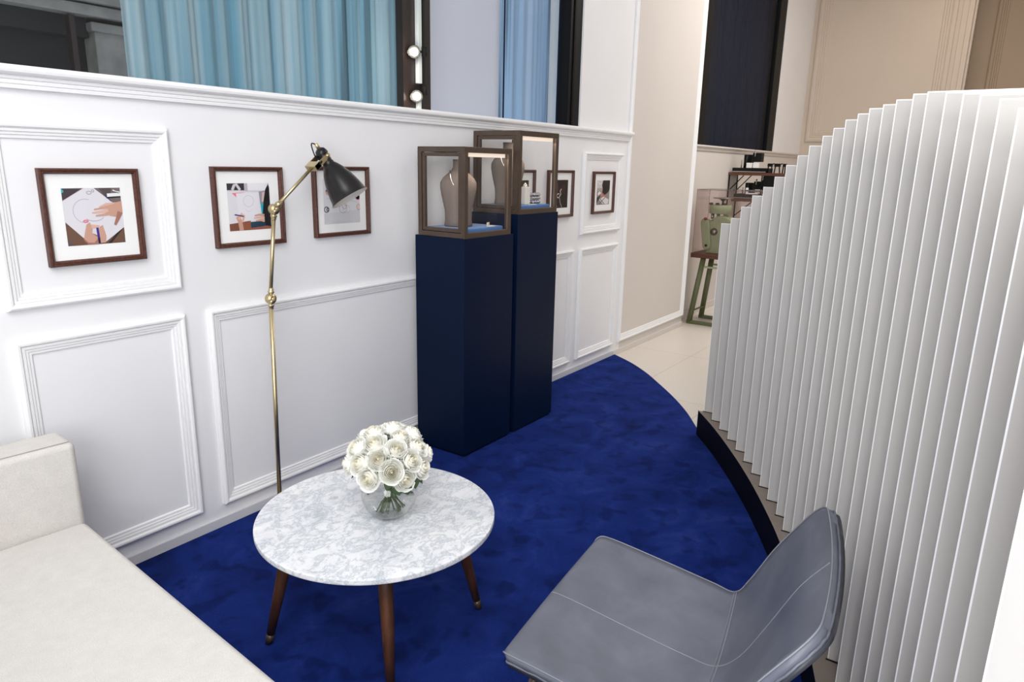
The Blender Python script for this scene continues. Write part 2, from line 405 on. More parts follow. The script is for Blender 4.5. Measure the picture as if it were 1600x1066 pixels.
# carpet
cp = [(-2.2, WY-.012), (5.335, WY-.012), (5.185, 2.42), (5.0, 2.20), (4.812, 2.016), (4.55, 1.775), (4.3, 1.575), (4.0, 1.37), (3.7, 1.13),
      (3.3, .86), (2.8, .57), (2.1, .26), (1.4, .02), (.9, -.15), (.6, -.4), (.45, -3.3), (-2.2, -3.3)]
def smooth_curve(pts, n=6):
    out = []
    for i in range(len(pts)-1):
        p0 = Vector(pts[max(i-1, 0)]); p1 = Vector(pts[i]); p2 = Vector(pts[i+1]); p3 = Vector(pts[min(i+2, len(pts)-1)])
        for k in range(n):
            t = k/n
            out.append(tuple(.5*((2*p1)+(-p0+p2)*t+(2*p0-5*p1+4*p2-p3)*t*t+(-p0+3*p1-3*p2+p3)*t**3)))
    out.append(tuple(pts[-1])); return out
cpo = [cp[0]]+smooth_curve(cp[1:14])+cp[14:]
o = MB().prism(cpo, .0005, CZ, M['carpet']).build('carpet', bevel=.006)
tag(o, 'royal blue velvet carpet with a curved edge, under table and chairs', 'carpet')

# ------------------------------------------------------------------ windows
def folds(x0, x1, y, z0, z1, amp, wl, m, seed=1, n=None, slope=0):
    rnd = random.Random(seed); n = n or int((x1-x0)/.008); mb = MB(); vs = []
    ph = [rnd.uniform(0, 6.28) for _ in range(5)]
    for i in range(n+1):
        x = x0+(x1-x0)*i/n
        d = math.sin(x/wl*6.283+ph[0]+1.2*math.sin(x/wl*1.7+ph[1]))*amp+math.sin(x/wl*14+ph[2])*amp*.35+math.sin(x/wl*2.3+ph[3])*amp*.5
        for j in range(5):
            z = z0+(z1-z0)*j/4; vs.append((x+slope*(z-z0), y+d*(1+.15*math.sin(j*1.3+ph[4]))-0, z))
    fs = [(i*5+j, (i+1)*5+j, (i+1)*5+j+1, i*5+j+1) for i in range(n) for j in range(4)]
    return mb.add(vs, fs, m, True)
w1 = MB().box(-2.2, 4.585, WY+.06, WY+.066, 1.84, 4.0, M['winpane']); win = struct(w1, 'window_1')
fr = MB()
fr.box(4.43, 4.584, WY+.012, WY+.11, 1.84, 4.0, M['black'])
fr.box(4.47, 4.49, WY+.004, WY+.012, 1.84, 4.0, M['blackgloss'])
fr.box(-2.2, 4.43, WY+.02, WY+.11, 3.92, 4.0, M['black'])
fo = fr.build('window_frame', win)
sm = MB()
for x in (3.723, 4.352): sm.box(x-.003, x+.003, WY+.052, WY+.060, 1.85, 3.92, M['navy'])
sm.build('glass_seam', win)
cl = MB().box(2.917, 3.135, 2.80, 2.85, 1.70, 4.2, M['column']); struct(cl, 'trim_40')
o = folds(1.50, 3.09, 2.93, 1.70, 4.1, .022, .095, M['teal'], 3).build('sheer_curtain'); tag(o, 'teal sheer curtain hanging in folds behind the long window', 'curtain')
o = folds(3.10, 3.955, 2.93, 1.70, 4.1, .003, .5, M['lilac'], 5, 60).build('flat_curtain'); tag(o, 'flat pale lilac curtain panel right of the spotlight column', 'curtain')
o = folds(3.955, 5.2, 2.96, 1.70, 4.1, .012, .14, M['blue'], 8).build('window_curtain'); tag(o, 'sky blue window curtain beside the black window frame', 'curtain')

# spotlights on a vertical white track
t = thing('spotlight_track', 'vertical white track carrying two spotlights on the dark column', 'light track', (3.025, 2.80, 1.9))
tb = MB().box(3.010, 3.040, 2.775, 2.7995, 2.02, 3.9, M['white']); tb.build('rail', t, .003)
MB().box(3.010, 3.036, 2.778, 2.7995, 1.84, 1.95, M['white']).build('junction_box', t, .003)
MB().box(3.044, 3.058, 2.77, 2.7995, 1.99, 3.9, M['black']).build('cable_cover', t, .002)
def spot(name, label, bx, bz, hz):
    s = thing(name, label, 'spotlight', (bx, 2.72, bz), 'spotlights behind the window glass')
    hd = MB(); ax = Vector((-.75, -.62, -.12)).normalized(); q = Vector((bx, 2.755, bz))
    hd.lathe([(.0, -.10), (.024, -.10), (.030, -.085), (.033, -.02), (.034, 0), (.029, 0), (.027, -.012), (0, -.012)], M['blackmetal'], q, ax, 24)
    hd.build('housing', s)
    MB().lathe([(0, .003), (.012, .002), (.020, -.003), (.022, -.011), (0, -.011)], M['bulb'], q, ax, 24).build('bulb', s, label='glowing bulb')
    MB().tube([q-ax*.07, (3.047, 2.76, hz), (3.047, 2.785, hz)], .007, M['black'], 8).build('bracket', s)
    MB().lathe([(0, 0), (.016, 0), (.016, .05), (0, .05)], M['black'], (3.047, 2.765, hz-.025), (0, 0, 1), 16).build('swivel_joint', s)
    l = bpy.data.lights.new('spot_bulb_light', 'POINT'); l.energy = .8; l.color = (1, .9, .75); l.shadow_soft_size = .03
    lo = bpy.data.objects.new('spot_bulb_light', l); COL.objects.link(lo); lo.location = q+ax*.05
spot('spotlight', 'upper of two glowing black spotlights on the white track', 2.955, 2.172, 2.185)
spot('spotlight', 'lower of two glowing black spotlights on the white track, just above the sill', 2.972, 1.948, 1.985)

# street outside seen through the glass at the left
t = thing('street_facade', 'dark street building seen through the window left of the sheer curtain', 'building', (2.4, 5.5, 0))
MB().box(-3, 4.2, 5.62, 5.9, 0, 5, M['facade']).build('wall', t)
MB().box(2.60, 3.1, 5.45, 5.62, 0, 2.46, M['stone']).build('stone_pillar', t, .01)
MB().box(2.57, 3.1, 5.42, 5.62, 2.44, 2.50, M['stone']).build('pillar_capital', t, .01)
c = MB(); c.box(-1.5, 3.6, 5.38, 5.62, 2.53, 2.60, M['stone']); c.box(-1.5, 3.6, 5.34, 5.62, 2.612, 2.80, M['stone']); c.build('cornice', t, .006)
MB().box(1.2, 2.58, 5.58, 5.619, 1.0, 2.13, M['darkred']).build('shutter', t)
MB().box(1.2, 2.58, 5.50, 5.62, 2.40, 2.53, M['facade']).build('awning_box', t)
MB().box(2.42, 2.455, 5.40, 5.46, 1.0, 2.52, M['column']).build('post', t)
MB().box(2.68, 2.86, 5.44, 5.449, 2.02, 2.14, M['black']).build('wall_plaque', t)

# second (niche) window
w2 = MB().box(6.9, 10.0, NY+.03, NY+.036, 1.80, 4.1, M['coatedpane']); win2 = struct(w2, 'window_2')
f2 = MB(); f2.box(7.0, 7.42, NY+.005, NY+.06, 1.80, 4.1, M['black']); f2.box(9.72, 9.999, NY+.005, NY+.06, 1.80, 4.1, M['black'])
f2.box(6.857, 10.0, NY+.005, NY+.06, 4.0, 4.1, M['black']); f2.build('window_frame', win2)
o = folds(7.35, 7.95, NY+.13, 1.7, 4.1, .01, .3, M['plum'], 11, 60).build('window_curtain'); tag(o, 'dusky plum curtain strip at the left of the dark hall window', 'curtain')
o = folds(7.95, 10.1, NY+.13, 1.7, 4.1, .02, .22, M['navycurtain'], 12, 200).build('window_curtain'); tag(o, 'midnight blue curtain filling the dark hall window', 'curtain')
struct(MB().box(6.86, 10.2, NY+.25, NY+.3, 1.6, 4.4, M['facade']), 'niche_window_light_blocker')  # unseen dark backing added to block outside light behind the curtains

# ------------------------------------------------------------------ framed pictures
def picture(x0, x1, z0, z1, label, shapes, bg, group='framed photographs on the panelled wall', mw=.048):
    y = WY; f = .019; t = thing('framed_picture', label, 'picture', ((x0+x1)/2, y, z0), group)
    pr = [(0, 0), (0, .022), (.003, .026), (.007, .0265), (.010, .023), (.013, .0235), (.017, .018), (.019, .014), (.019, 0)]
    mb = MB(); rings = []
    for (u, h) in pr: rings.append([(a, y-h, z) for a, z in ((x0+u, z0+u), (x1-u, z0+u), (x1-u, z1-u), (x0+u, z1-u))])
    for i in range(len(rings)-1):
        for j in range(4): mb.add([rings[i][j], rings[i][(j+1) % 4], rings[i+1][(j+1) % 4], rings[i+1][j]], [(0, 1, 2, 3)], M['framewood'])
    mb.build('frame', t)
    MB().box(x0+f-.002, x1-f+.002, y-.009, y-.002, z0+f-.002, z1-f+.002, M['matboard']).build('mat_board', t)
    px0, px1, pz0, pz1 = x0+f+mw, x1-f-mw, z0+f+mw, z1-f-mw
    p = MB(); p.add([(px0, y-.0095, pz0), (px1, y-.0095, pz0), (px1, y-.0095, pz1), (px0, y-.0095, pz1)], [(0, 1, 2, 3)], art(bg))
    for i, (c, pts) in enumerate(shapes):
        v = [(px0+(px1-px0)*min(1, max(0, a)), y-.0096-.00008*i, pz0+(pz1-pz0)*min(1, max(0, b))) for a, b in pts]
        p.add(v, [tuple(range(len(v)))], art(c))
    p.build('photo_print', t)
    MB().add([(x0+f-.003, y-.0135, z0+f-.003), (x1-f+.003, y-.0135, z0+f-.003), (x1-f+.003, y-.0135, z1-f+.003), (x0+f-.003, y-.0135, z1-f+.003)], [(0, 1, 2, 3)], M['pane']).build('glass', t)
def stroke(pts, w, c):
    L = []; R = []
    for i, p in enumerate(pts):
        a = pts[max(i-1, 0)]; b = pts[min(i+1, len(pts)-1)]; dx, dy = b[0]-a[0], b[1]-a[1]; l = math.hypot(dx, dy) or 1
        ww = w[i] if isinstance(w, (list, tuple)) else w
        L.append((p[0]-dy/l*ww, p[1]+dx/l*ww)); R.append((p[0]+dy/l*ww, p[1]-dx/l*ww))
    return (c, L+R[::-1])
def ring(cx, cy, rx, ry, w, c, a0=0, a1=6.283, n=24):
    return stroke([(cx+rx*math.cos(a0+(a1-a0)*i/n), cy+ry*math.sin(a0+(a1-a0)*i/n)) for i in range(n+1)], w, c)
def blob(cx, cy, rx, ry, c, n=18): return (c, [(cx+rx*math.cos(6.283*i/n), cy+ry*math.sin(6.283*i/n)) for i in range(n)])
SK, SKL, SKD, PAPER, DW = (206, 160, 142), (224, 182, 164), (168, 118, 102), (226, 224, 230), (112, 82, 66)
a1 = [((70, 62, 66), [(0, .8), (0, 1), (.4, 1)]), ((60, 180, 196), [(0, .92), (0, 1), (.04, .96), (.03, .93)]),
      ((120, 106, 106), [(.5, 1), (1, 1), (1, .6), (.8, .7)]),
      ((88, 76, 78), [(.62, 1), (.85, 1), (.82, .86), (.72, .85)]),
      (DW, [(0, .42), (0, .12), (.12, 0), (.95, 0), (1, .1), (1, .42), (.6, .1), (.3, .1)]), ((40, 32, 32), [(.68, 0), (1, .33), (1, .28), (.74, 0)]),
      ((212, 190, 200), [(0, .79), (.36, 1), (.42, 1), (0, .76)]),
      (PAPER, [(0, .78), (.38, 1), (.54, 1), (.84, .74), (1, .72), (1, .28), (.64, .03), (.34, .05), (0, .42)]),
      ((240, 240, 242), [(.76, .84), (.76, .90), (1, .91), (1, .85)]), ((30, 30, 34), [(.74, .81), (.76, .84), (1, .845), (1, .825)]),
      stroke([(.87, .96), (.92, .93), (.99, .92)], .012, (236, 236, 240)), stroke([(.87, .935), (.98, .905)], .006, (30, 30, 34)),
      stroke([(.72, .87), (.82, .76)], .008, (48, 56, 110)),
      ring(.36, .60, .21, .21, .004, (176, 172, 186), 1.2, 4.4), ring(.5, .50, .16, .08, .004, (160, 158, 178), 3.6, 6.0),
      blob(.34, .42, .05, .028, (232, 168, 188)), ring(.34, .42, .04, .02, .006, (214, 96, 130)), ring(.45, .92, .04, .025, .004, (140, 136, 140)), ring(.52, .95, .02, .02, .004, (130, 128, 130)),
      stroke([(.60, .66), (.72, .71), (.90, .70)], [.012, .020, .04], SKL), stroke([(.50, .62), (.62, .64), (.84, .67)], [.012, .019, .035], SK),
      stroke([(.46, .565), (.6, .575), (.82, .61)], [.013, .021, .04], SKL), stroke([(.52, .51), (.66, .52), (.86, .57)], [.013, .022, .04], SK),
      (SK, [(.76, .50), (.74, .66), (.9, .74), (1, .76), (1, .54), (.90, .47)]), stroke([(.96, .56), (.90, .44), (.84, .33)], [.05, .035, .020], SKD),
      (SKD, [(.26, .1), (.34, .0), (.52, 0), (.52, .16), (.38, .22)]), (SK, [(.27, .12), (.34, .36), (.40, .40), (.44, .30), (.42, .2), (.52, .12), (.44, .03), (.34, .04)]),
      (SK, [(.52, .02), (.50, .24), (.58, .32), (.62, .34), (.66, .14), (.64, .02)]), stroke([(.42, .33), (.56, .31)], [.03, .03], SKL),
      stroke([(.52, .30), (.53, .04)], .020, (52, 52, 150)), stroke([(.53, .12), (.53, .02)], .018, (30, 28, 60))]
picture(1.028, 1.357, 1.226, 1.556, 'framed picture of two hands drawing with a blue pen, inside the left wall panel', a1, (96, 82, 84))
a2 = [((54, 48, 54), [(0, .86), (0, 1), (.4, 1), (.4, .85)]), stroke([(.12, .86), (.17, .96), (.22, .98), (.3, .86)], .03, (214, 210, 216)),
      ((190, 184, 192), [(.4, .84), (.4, 1), (.48, 1), (.48, .83)]), ((238, 237, 241), [(.48, .85), (.48, 1), (.96, 1), (.96, .84)]),
      (PAPER, [(0, .84), (.8, .80), (.9, .2), (0, .15)]), ((238, 132, 150), [(.1, .80), (.44, .81), (.22, .78), (.21, .7)]),
      ((232, 230, 236), [(.2, .79), (.73, .80), (.76, .18), (.24, .2)]), ring(.48, .62, .12, .12, .004, (196, 192, 204)), ring(.48, .45, .07, .05, .004, (206, 202, 212), 3.2, 6.2),
      ((126, 78, 60), [(0, .15), (.5, .2), (.5, 0), (0, 0)]), ((152, 86, 64), [(.26, .15), (.5, .18), (.5, .02), (.26, .02)]),
      ((24, 62, 80), [(.5, .17), (.9, .18), (.9, .04), (.5, .04)]), ((150, 84, 70), [(.5, .04), (1, .08), (1, 0), (.5, 0)]),
      ((150, 146, 152), [(.74, .82), (.92, .84), (.88, .5), (.76, .55)]), ((214, 186, 184), [(.82, .8), (.92, .82), (.86, .6), (.8, .6)]),
      ((24, 170, 188), [(.76, .6), (.86, .5), (.82, .34), (.78, .32)]), ((22, 18, 20), [(.98, .98), (1, .9), (1, .04), (.86, .08), (.80, .3), (.84, .6), (.9, .86)]),
      stroke([(.60, .3), (.72, .32), (.84, .30)], [.014, .022, .03], SK), stroke([(.58, .25), (.72, .26), (.84, .24)], [.014, .022, .03], SKL), stroke([(.62, .19), (.74, .2), (.84, .18)], [.014, .022, .03], SK),
      stroke([(.27, .0), (.25, .18), (.20, .30)], [.05, .05, .045], SK), stroke([(.22, .24), (.30, .36), (.35, .31), (.30, .18)], .026, SKL), stroke([(.13, .345), (.34, .30)], .013, (60, 44, 110))]
picture(1.652, 1.988, 1.238, 1.567, 'framed picture of a hand sketching on white paper, behind the brass lamp pole', a2, (214, 212, 218))
a3 = [((214, 214, 218), [(0, 0), (1, 0), (1, .3), (0, .24)]), ring(.52, .34, .10, .10, .006, (176, 170, 172)), ring(.62, .32, .10, .09, .006, (220, 186, 190)), ring(.56, .40, .06, .07, .006, (150, 146, 150)),
      ring(.07, .33, .06, .06, .012, (88, 104, 104)), ring(.1, .33, .025, .03, .012, (60, 66, 72)), blob(.12, .72, .07, .07, (226, 170, 160)), blob(.09, .75, .025, .025, (90, 60, 56)), blob(.14, .69, .022, .022, (110, 66, 56)),
      ring(.95, .62, .07, .09, .010, (196, 120, 136)), ring(.96, .66, .03, .03, .010, (90, 60, 80)), blob(.96, .36, .05, .06, (228, 206, 196)), ring(.96, .36, .05, .07, .006, (190, 150, 140)),
      stroke([(.6, .58), (.8, .5), (.95, .46)], .003, (180, 178, 182)), stroke([(.1, .57), (.25, .6)], .003, (190, 186, 190)), stroke([(.2, .05), (.6, .03)], .004, (198, 196, 202))]
picture(2.158, 2.500, 1.246, 1.573, 'framed picture of faint jewellery sketches, right behind the black lamp shade', a3, (226, 226, 230), mw=.04)
a4 = [((30, 20, 20), [(0, 0), (1, 0), (1, 1), (0, 1)]), ((90, 56, 44), [(.1, .5), (.3, .5), (.35, .9), (.2, .95)]), stroke([(.5, .5), (.6, .6), (.55, .7)], .03, (214, 206, 200)), stroke([(.4, .1), (.6, .4)], .01, (200, 196, 196))]
picture(3.662, 4.000, 1.238, 1.567, 'framed picture seen through the right glass case', a4, (40, 28, 28))
a5 = [((70, 36, 30), [(.02, .45), (.3, .35), (.36, .75), (.22, 1), (.02, 1)]), ((150, 86, 56), [(.2, .62), (.3, .6), (.3, .9), (.24, .97)]), ((58, 24, 30), [(.5, .55), (.8, .5), (.86, .8), (.6, .85)]),
      ring(.38, .44, .10, .07, .02, (206, 196, 194), 1, 5.4), stroke([(.44, .40), (.54, .50), (.48, .60), (.56, .68)], .022, (214, 204, 202)), stroke([(.46, .36), (.50, .2), (.62, .02)], .02, (168, 160, 162)), stroke([(.24, .0), (.27, .1)], .04, (206, 196, 190))]
picture(4.168, 4.506, 1.238, 1.567, 'framed dark picture of glinting jewellery, just right of the glass cases', a5, (18, 12, 13))
a6 = [((214, 210, 212), [(0, .6), (.4, .62), (.45, 1), (0, 1)]), ((178, 170, 168), [(0, .55), (.5, .55), (.5, .7), (0, .68)]), stroke([(.05, .95), (.2, .85), (.35, .88)], .02, (240, 238, 238)),
      ((16, 13, 15), [(.45, 1), (1, 1), (1, .62), (.86, .5), (.7, .42), (.5, .4), (.42, .5), (.44, .66), (.38, .8)]), ((196, 120, 96), [(.34, .42), (.5, .48), (.6, .34), (.8, .36), (.7, .26), (.4, .3)]),
      stroke([(.4, .56), (.34, .46), (.4, .36)], .03, SK), ((52, 46, 50), [(0, .05), (.25, .3), (.3, .4), (0, .3)]), ((228, 226, 228), [(.2, .22), (.55, .34), (.95, .2), (.9, .02), (.5, .02)]),
      stroke([(.28, .24), (.62, .02)], .016, (22, 20, 24)), stroke([(.66, .3), (.22, .04)], .014, (22, 20, 24)), ((240, 238, 240), [(.05, .48), (.2, .56), (.34, .48), (.1, .38)])]
picture(4.808, 5.150, 1.240, 1.560, 'framed picture of a dark-haired figure at work, inside the small far right panel', a6, (150, 142, 140))

# ------------------------------------------------------------------ plinths and glass cases
def plinth(x0, x1, y0, y1, z1, label):
    t = thing('display_plinth', label, 'plinth', ((x0+x1)/2, (y0+y1)/2, CZ), 'navy display plinths')
    MB().box(x0, x1, y0, y1, CZ+.012, z1, M['navy']).build('body', t, .002)
    MB().box(x0+.01, x1-.01, y0+.01, y1-.01, CZ, CZ+.012, M['black']).build('foot_plate', t)
plinth(2.803, 3.236, 2.278, 2.622, 1.222, 'navy display plinth nearer the table, the lower one of the pair')
plinth(3.277, 3.704, 2.278, 2.622, 1.325, 'taller navy display plinth, behind the lower one')

def vitrine(x0, x1, y0, y1, z0, z1, label):
    t = thing('glass_display_case', label, 'display case', ((x0+x1)/2, (y0+y1)/2, z0), 'bronze framed jewellery cases')
    B = M['bronze']; f = .026; z0 += .0005
    mb = MB()
    for x in (x0, x1-f):
        for y in (y0, y1-f): mb.box(x, x+f, y, y+f, z0+f, z1-f, B)
    for z in (z0, z1-f):
        mb.box(x0, x1, y0, y0+f, z, z+f, B); mb.box(x0, x1, y1-f, y1, z, z+f, B)
        mb.box(x0, x0+f, y0+f, y1-f, z, z+f, B); mb.box(x1-f, x1, y0+f, y1-f, z, z+f, B)
    mb.box(x0+f, x1-f, y0+f, y1-f, z0, z0+.012, B)
    mb.build('frame', t, .0015)
    d = MB(); g = .003; h = .018                                    # hinged door on the left side
    a0, a1, b0, b1 = y0+f+g, y1-f-g, z0+f+g, z1-f-g
    d.box(x0+.003, x0+.020, a0, a1, b0, b0+h, B); d.box(x0+.003, x0+.020, a0, a1, b1-h, b1, B)
    d.box(x0+.003, x0+.020, a0, a0+h, b0+h, b1-h, B); d.box(x0+.003, x0+.020, a1-h, a1, b0+h, b1-h, B)
    do = d.build('door', t, .001)
    MB().add([(x0+.011, a0+h, b0+h), (x0+.011, a1-h, b0+h), (x0+.011, a1-h, b1-h), (x0+.011, a0+h, b1-h)], [(0, 1, 2, 3)], M['pane']).build('door_glass', do)
    be = MB()
    for (p, q, r_, s_) in ((x0+f, x1-f, z0+f, z0+f+.003), (x0+f, x1-f, z1-f-.003, z1-f), (x0+f, x0+f+.003, z0+f, z1-f), (x1-f-.003, x1-f, z0+f, z1-f)):
        be.box(p, q, y0+.004, y0+.010, r_, s_, M['bronzelight'])
    be.build('bead', t)
    for nm, bx in (('front_glass', (x0+f, x1-f, y0+.011, y0+.015)), ('back_glass', (x0+f, x1-f, y1-.015, y1-.011)), ('side_glass', (x1-.015, x1-.011, y0+f, y1-f))):
        a_, b_, c_, d_ = bx                                        # thin sheets
        if nm == 'side_glass': q = [(b_, c_, z0+f), (b_, d_, z0+f), (b_, d_, z1-f), (b_, c_, z1-f)]
        else: q = [(a_, c_, z0+f), (b_, c_, z0+f), (b_, c_, z1-f), (a_, c_, z1-f)]
        MB().add(q, [(0, 1, 2, 3)], M['pane']).build(nm, t)
    MB().box(x0+f, x1-f, y0+f, y1-f, z1-.012, z1-.002, B).build('lid', t)
    MB().box(x0+f+.002, x1-f-.002, y0+f, y0+f+.05, z1-f-.022, z1-f-.002, M['strip']).build('light_strip', t, .002, label='glowing white light strip')
    l = bpy.data.lights.new('case_light', 'AREA'); l.shape = 'RECTANGLE'; l.size = (x1-x0)*.7; l.size_y = .04; l.energy = .45; l.color = (1, .88, .72)
    lo = bpy.data.objects.new('case_light', l); COL.objects.link(lo); lo.location = ((x0+x1)/2, y0+f+.03, z1-f-.026)
    MB().box(x0+f+.004, x1-f-.004, y0+f+.004, y1-f-.004, z0+.013, z0+.046, M['velvet']).build('cushion', t, .008, 3, label='blue padded display cushion')
    return z0+.0465
def bust(x, y, z, h, label):
    t = thing('necklace_bust', label, 'display bust', (x, y, z), 'necklace busts in the glass cases')
    # rings: (height fraction, half width, half depth, forward offset)
    R_ = [(0, .34, .20, .00), (.02, .35, .21, 0), (.10, .33, .20, .00), (.25, .34, .18, .01), (.44, .41, .17, .03), (.58, .45, .15, .04), (.66, .445, .135, .03), (.73, .38, .115, .01),
          (.79, .27, .10, -.01), (.84, .17, .095, -.02), (.89, .135, .10, -.02), (.95, .132, .10, -.01), (1.0, .14, .105, -.01)]
    k = h*.62; vs = []; n = 28; ang = math.radians(130)
    for zf, w_, d_, off in R_:
        for i in range(n):
            a = 2*math.pi*i/n; px = math.cos(a)*w_*k; py = math.sin(a)*d_*k*1.5-off*k
            c_, s_ = math.cos(ang-math.pi), math.sin(ang-math.pi)
            vs.append((x+px*c_-py*s_, y+px*s_+py*c_, z+zf*h))
    fs = [(r*n+i, r*n+(i+1) % n, (r+1)*n+(i+1) % n, (r+1)*n+i) for r in range(len(R_)-1) for i in range(n)]
    fs += [tuple(range(n-1, -1, -1)), tuple(range((len(R_)-1)*n, len(R_)*n))]
    MB().add(vs, fs, M['bust'], True).build('body', t)
    pts = []; dirx = Vector((math.cos(ang-math.pi), math.sin(ang-math.pi), 0)); diry = Vector((-dirx.y, dirx.x, 0))
    for i in range(21):
        a = math.pi*i/20; s_ = math.cos(a); pts.append(Vector((x, y, z))+dirx*(s_*.21*k)-diry*(.10*k+.145*k*math.sin(a)**.6)+Vector((0, 0, h*(.84-.26*math.sin(a)))))
    nk = MB().tube(pts, .0022, M['silver'], 6).build('necklace'); tag(nk, ('silver necklace on the bust in the left case' if x < 3.2 else 'silver necklace on the bust in the right case'), 'necklace', 'necklaces on busts')
zc = vitrine(2.803, 3.208, 2.278, 2.598, 1.222, 1.681, 'bronze framed glass display case on the lower navy plinth')
bust(2.962, 2.452, zc, .350, 'taupe necklace bust in the left, lower glass case')
c1 = MB().box(3.075, 3.105, 2.345, 2.349, zc, zc+.020, M['card'], Matrix.Rotation(.25, 3, 'Z')).build('price_card'); tag(c1, 'small upright cream card beside the bust in the left case', 'card')
c1 = MB().box(3.06, 3.115, 2.315, 2.335, zc, zc+.003, M['card']).build('label_card'); tag(c1, 'small flat cream card lying on the cushion in the left case', 'card')
zc = vitrine(3.279, 3.686, 2.278, 2.604, 1.325, 1.782, 'bronze framed glass display case on the taller navy plinth')
bust(3.415, 2.455, zc, .350, 'taupe necklace bust in the right, higher glass case')
rs = thing('ring_stand', 'white ring display column in the right glass case', 'display stand', (3.475, 2.37, zc), None)
MB().box(3.452, 3.498, 2.348, 2.392, zc, zc+.100, M['whitesatin']).build('column', rs, .003)
MB().lathe([(0, .124), (.006, .122), (.012, .108), (.016, .1003), (0, .1003)], M['whitesatin'], (3.475, 2.37, zc), seg=16).build('cone', rs)
rg = MB(); rg.tube([(3.475+.013*math.cos(a*.5236), 2.37+.013*math.sin(a*.5236), zc+.109+.004*math.cos(a*.5236)) for a in range(13)], .0022, M['silver'], 6)
rg.lathe([(0, .008), (.005, .004), (.006, 0), (0, -.006)], M['silver'], (3.462, 2.362, zc+.118), seg=8, smooth=False)
tag(rg.build('ring'), 'silver ring on top of the white column in the right case', 'ring')
bc = MB()
for k in range(10):
    a = math.radians(200+k*34); cx_, cy_ = 3.555+.032*math.cos(a), 2.355+.022*math.sin(a)
    for zz in (.014, .036, .056):
        bc.lathe([(0, .011), (.009, .007), (.012, 0), (.009, -.007), (0, -.011)], M['silver'], (cx_, cy_, zc+zz), seg=7, smooth=False)
tag(bc.build('cuff_bracelet'), 'chunky silver cuff bracelet on the blue cushion in the right case', 'bracelet')
tag(MB().box(3.46, 3.52, 2.315, 2.335, zc, zc+.003, M['card']).build('label_card'), 'small flat cream card by the white column in the right case', 'card')

# ------------------------------------------------------------------ floor lamp
LY = 2.5
t = thing('floor_lamp', 'brass floor lamp with a black metal shade, behind the marble table', 'lamp', (1.762, LY, CZ))
MB().lathe([(0, 0), (.088, 0), (.09, .004), (.09, .016), (.086, .020), (.02, .024), (.014, .04), (0, .04)], M['brass'], (1.762, LY, CZ), seg=48).build('base', t)
J1 = Vector((1.784, LY, 1.03)); J2 = Vector((1.828, LY, 1.40)); PV = Vector((2.097, LY, 1.62))
MB().tube([(1.762, LY, CZ+.03), J1-vec(.001, 0, .035)], .0095, M['brass'], 14).build('lower_pole', t)
MB().tube([J1+vec(.003, 0, .035), J2-vec(.004, 0, .035)], .0082, M['brass'], 14).build('upper_pole', t)
def knuckle(p, d0, d1):
    mb = MB(); d0 = Vector(d0).normalized(); d1 = Vector(d1).normalized()
    mb.lathe([(0, -.014), (.019, -.014), (.0215, -.011), (.0215, .011), (.019, .014), (0, .014)], M['brass'], p, (0, 1, 0), 24)
    mb.lathe([(0, -.024), (.009, -.024), (.009, -.014), (0, -.014)], M['brass'], p, (0, 1, 0), 16)
    for d in (d0, d1):
        mb.lathe([(0, .012), (.009, .012), (.009, .022), (.0135, .025), (.0135, .031), (.0105, .034), (.0105, .042), (.0085, .046), (0, .046)], M['brass'], p, d, 20)
    wg = Vector((-.9, -.1, -.35)).normalized()
    mb.tube([p+Vector((0, -.026, 0))-wg*.0, p+Vector((0, -.026, 0))+wg*.026], [.005, .0075], M['brass'], 8)
    return mb
knuckle(J1, (-.02, 0, -1), J2-J1).build('joint', t)
knuckle(J2, J1-J2, PV-J2).build('joint', t)
ad = (PV-J2).normalized()
MB().tube([J2+ad*.04, PV-ad*.075], .0072, M['brass'], 14).build('arm', t)
sa = Vector((.262, -.468, -.842)).normalized()
br = MB(); n_ = ad.cross(Vector((0, 1, 0))).normalized()
for yo in (-.031, .027):
    q = [PV-ad*.085+n_*.011, PV+ad*.006+n_*.011, PV+ad*.014, PV+ad*.006-n_*.011, PV-ad*.085-n_*.011]
    br.extr([p+Vector((0, yo, 0)) for p in q], 0, (0, .004, 0), M['brass'])
q = [PV-ad*.09+n_*.012, PV-ad*.055+n_*.012, PV-ad*.055-n_*.012, PV-ad*.09-n_*.012]
br.extr([p+Vector((0, -.031, 0)) for p in q], 0, (0, .062, 0), M['brass'])
br.lathe([(0, -.034), (.007, -.034), (.007, .034), (0, .034)], M['brass'], PV, (0, 1, 0), 12)
br.build('bracket', t)
so = PV+sa*.005
prof = [(.0, -.040), (.012, -.039), (.022, -.032), (.0265, -.020), (.027, -.010), (.024, -.006), (.0235, .028), (.027, .034), (.0255, .038),
        (.036, .052), (.050, .076), (.062, .106), (.071, .138), (.078, .170), (.082, .196), (.0865, .203), (.0875, .206)]
sh = MB().lathe(prof, M['blackmetal'], so, sa, 56)
sho = sh.build('lamp_shade', t)
inn = [(r_-.0022, z_+.001) for r_, z_ in prof[8:]]
MB().lathe([(.0, .040)]+inn[:-1]+[(.0875, .2065)], M['whitesatin'], so, sa, 56).build('shade_lining', sho, label='white inner lining')
MB().lathe([(0, .04), (.013, .042), (.014, .075), (.024, .10), (.027, .118), (.022, .138), (0, .148)], M['whitesatin'], so, sa, 20).build('light_bulb', t)
MB().lathe([(0, -.062), (.0075, -.062), (.0085, -.060), (.0085, -.040), (0, -.040)], M['brass'], so, sa, 16).build('finial', t)
e1 = so-sa*.058; mid = so-rt*.036+up*.004
MB().tube(smooth_curve([e1, e1-rt*.022+up*.003, mid-rt*.0-up*.006, PV-ad*.045+n_*.004+Vector((0, -.035, 0)), PV-ad*.07+Vector((0, -.02, 0))], 6), .0028, M['black'], 8).build('cable', t)

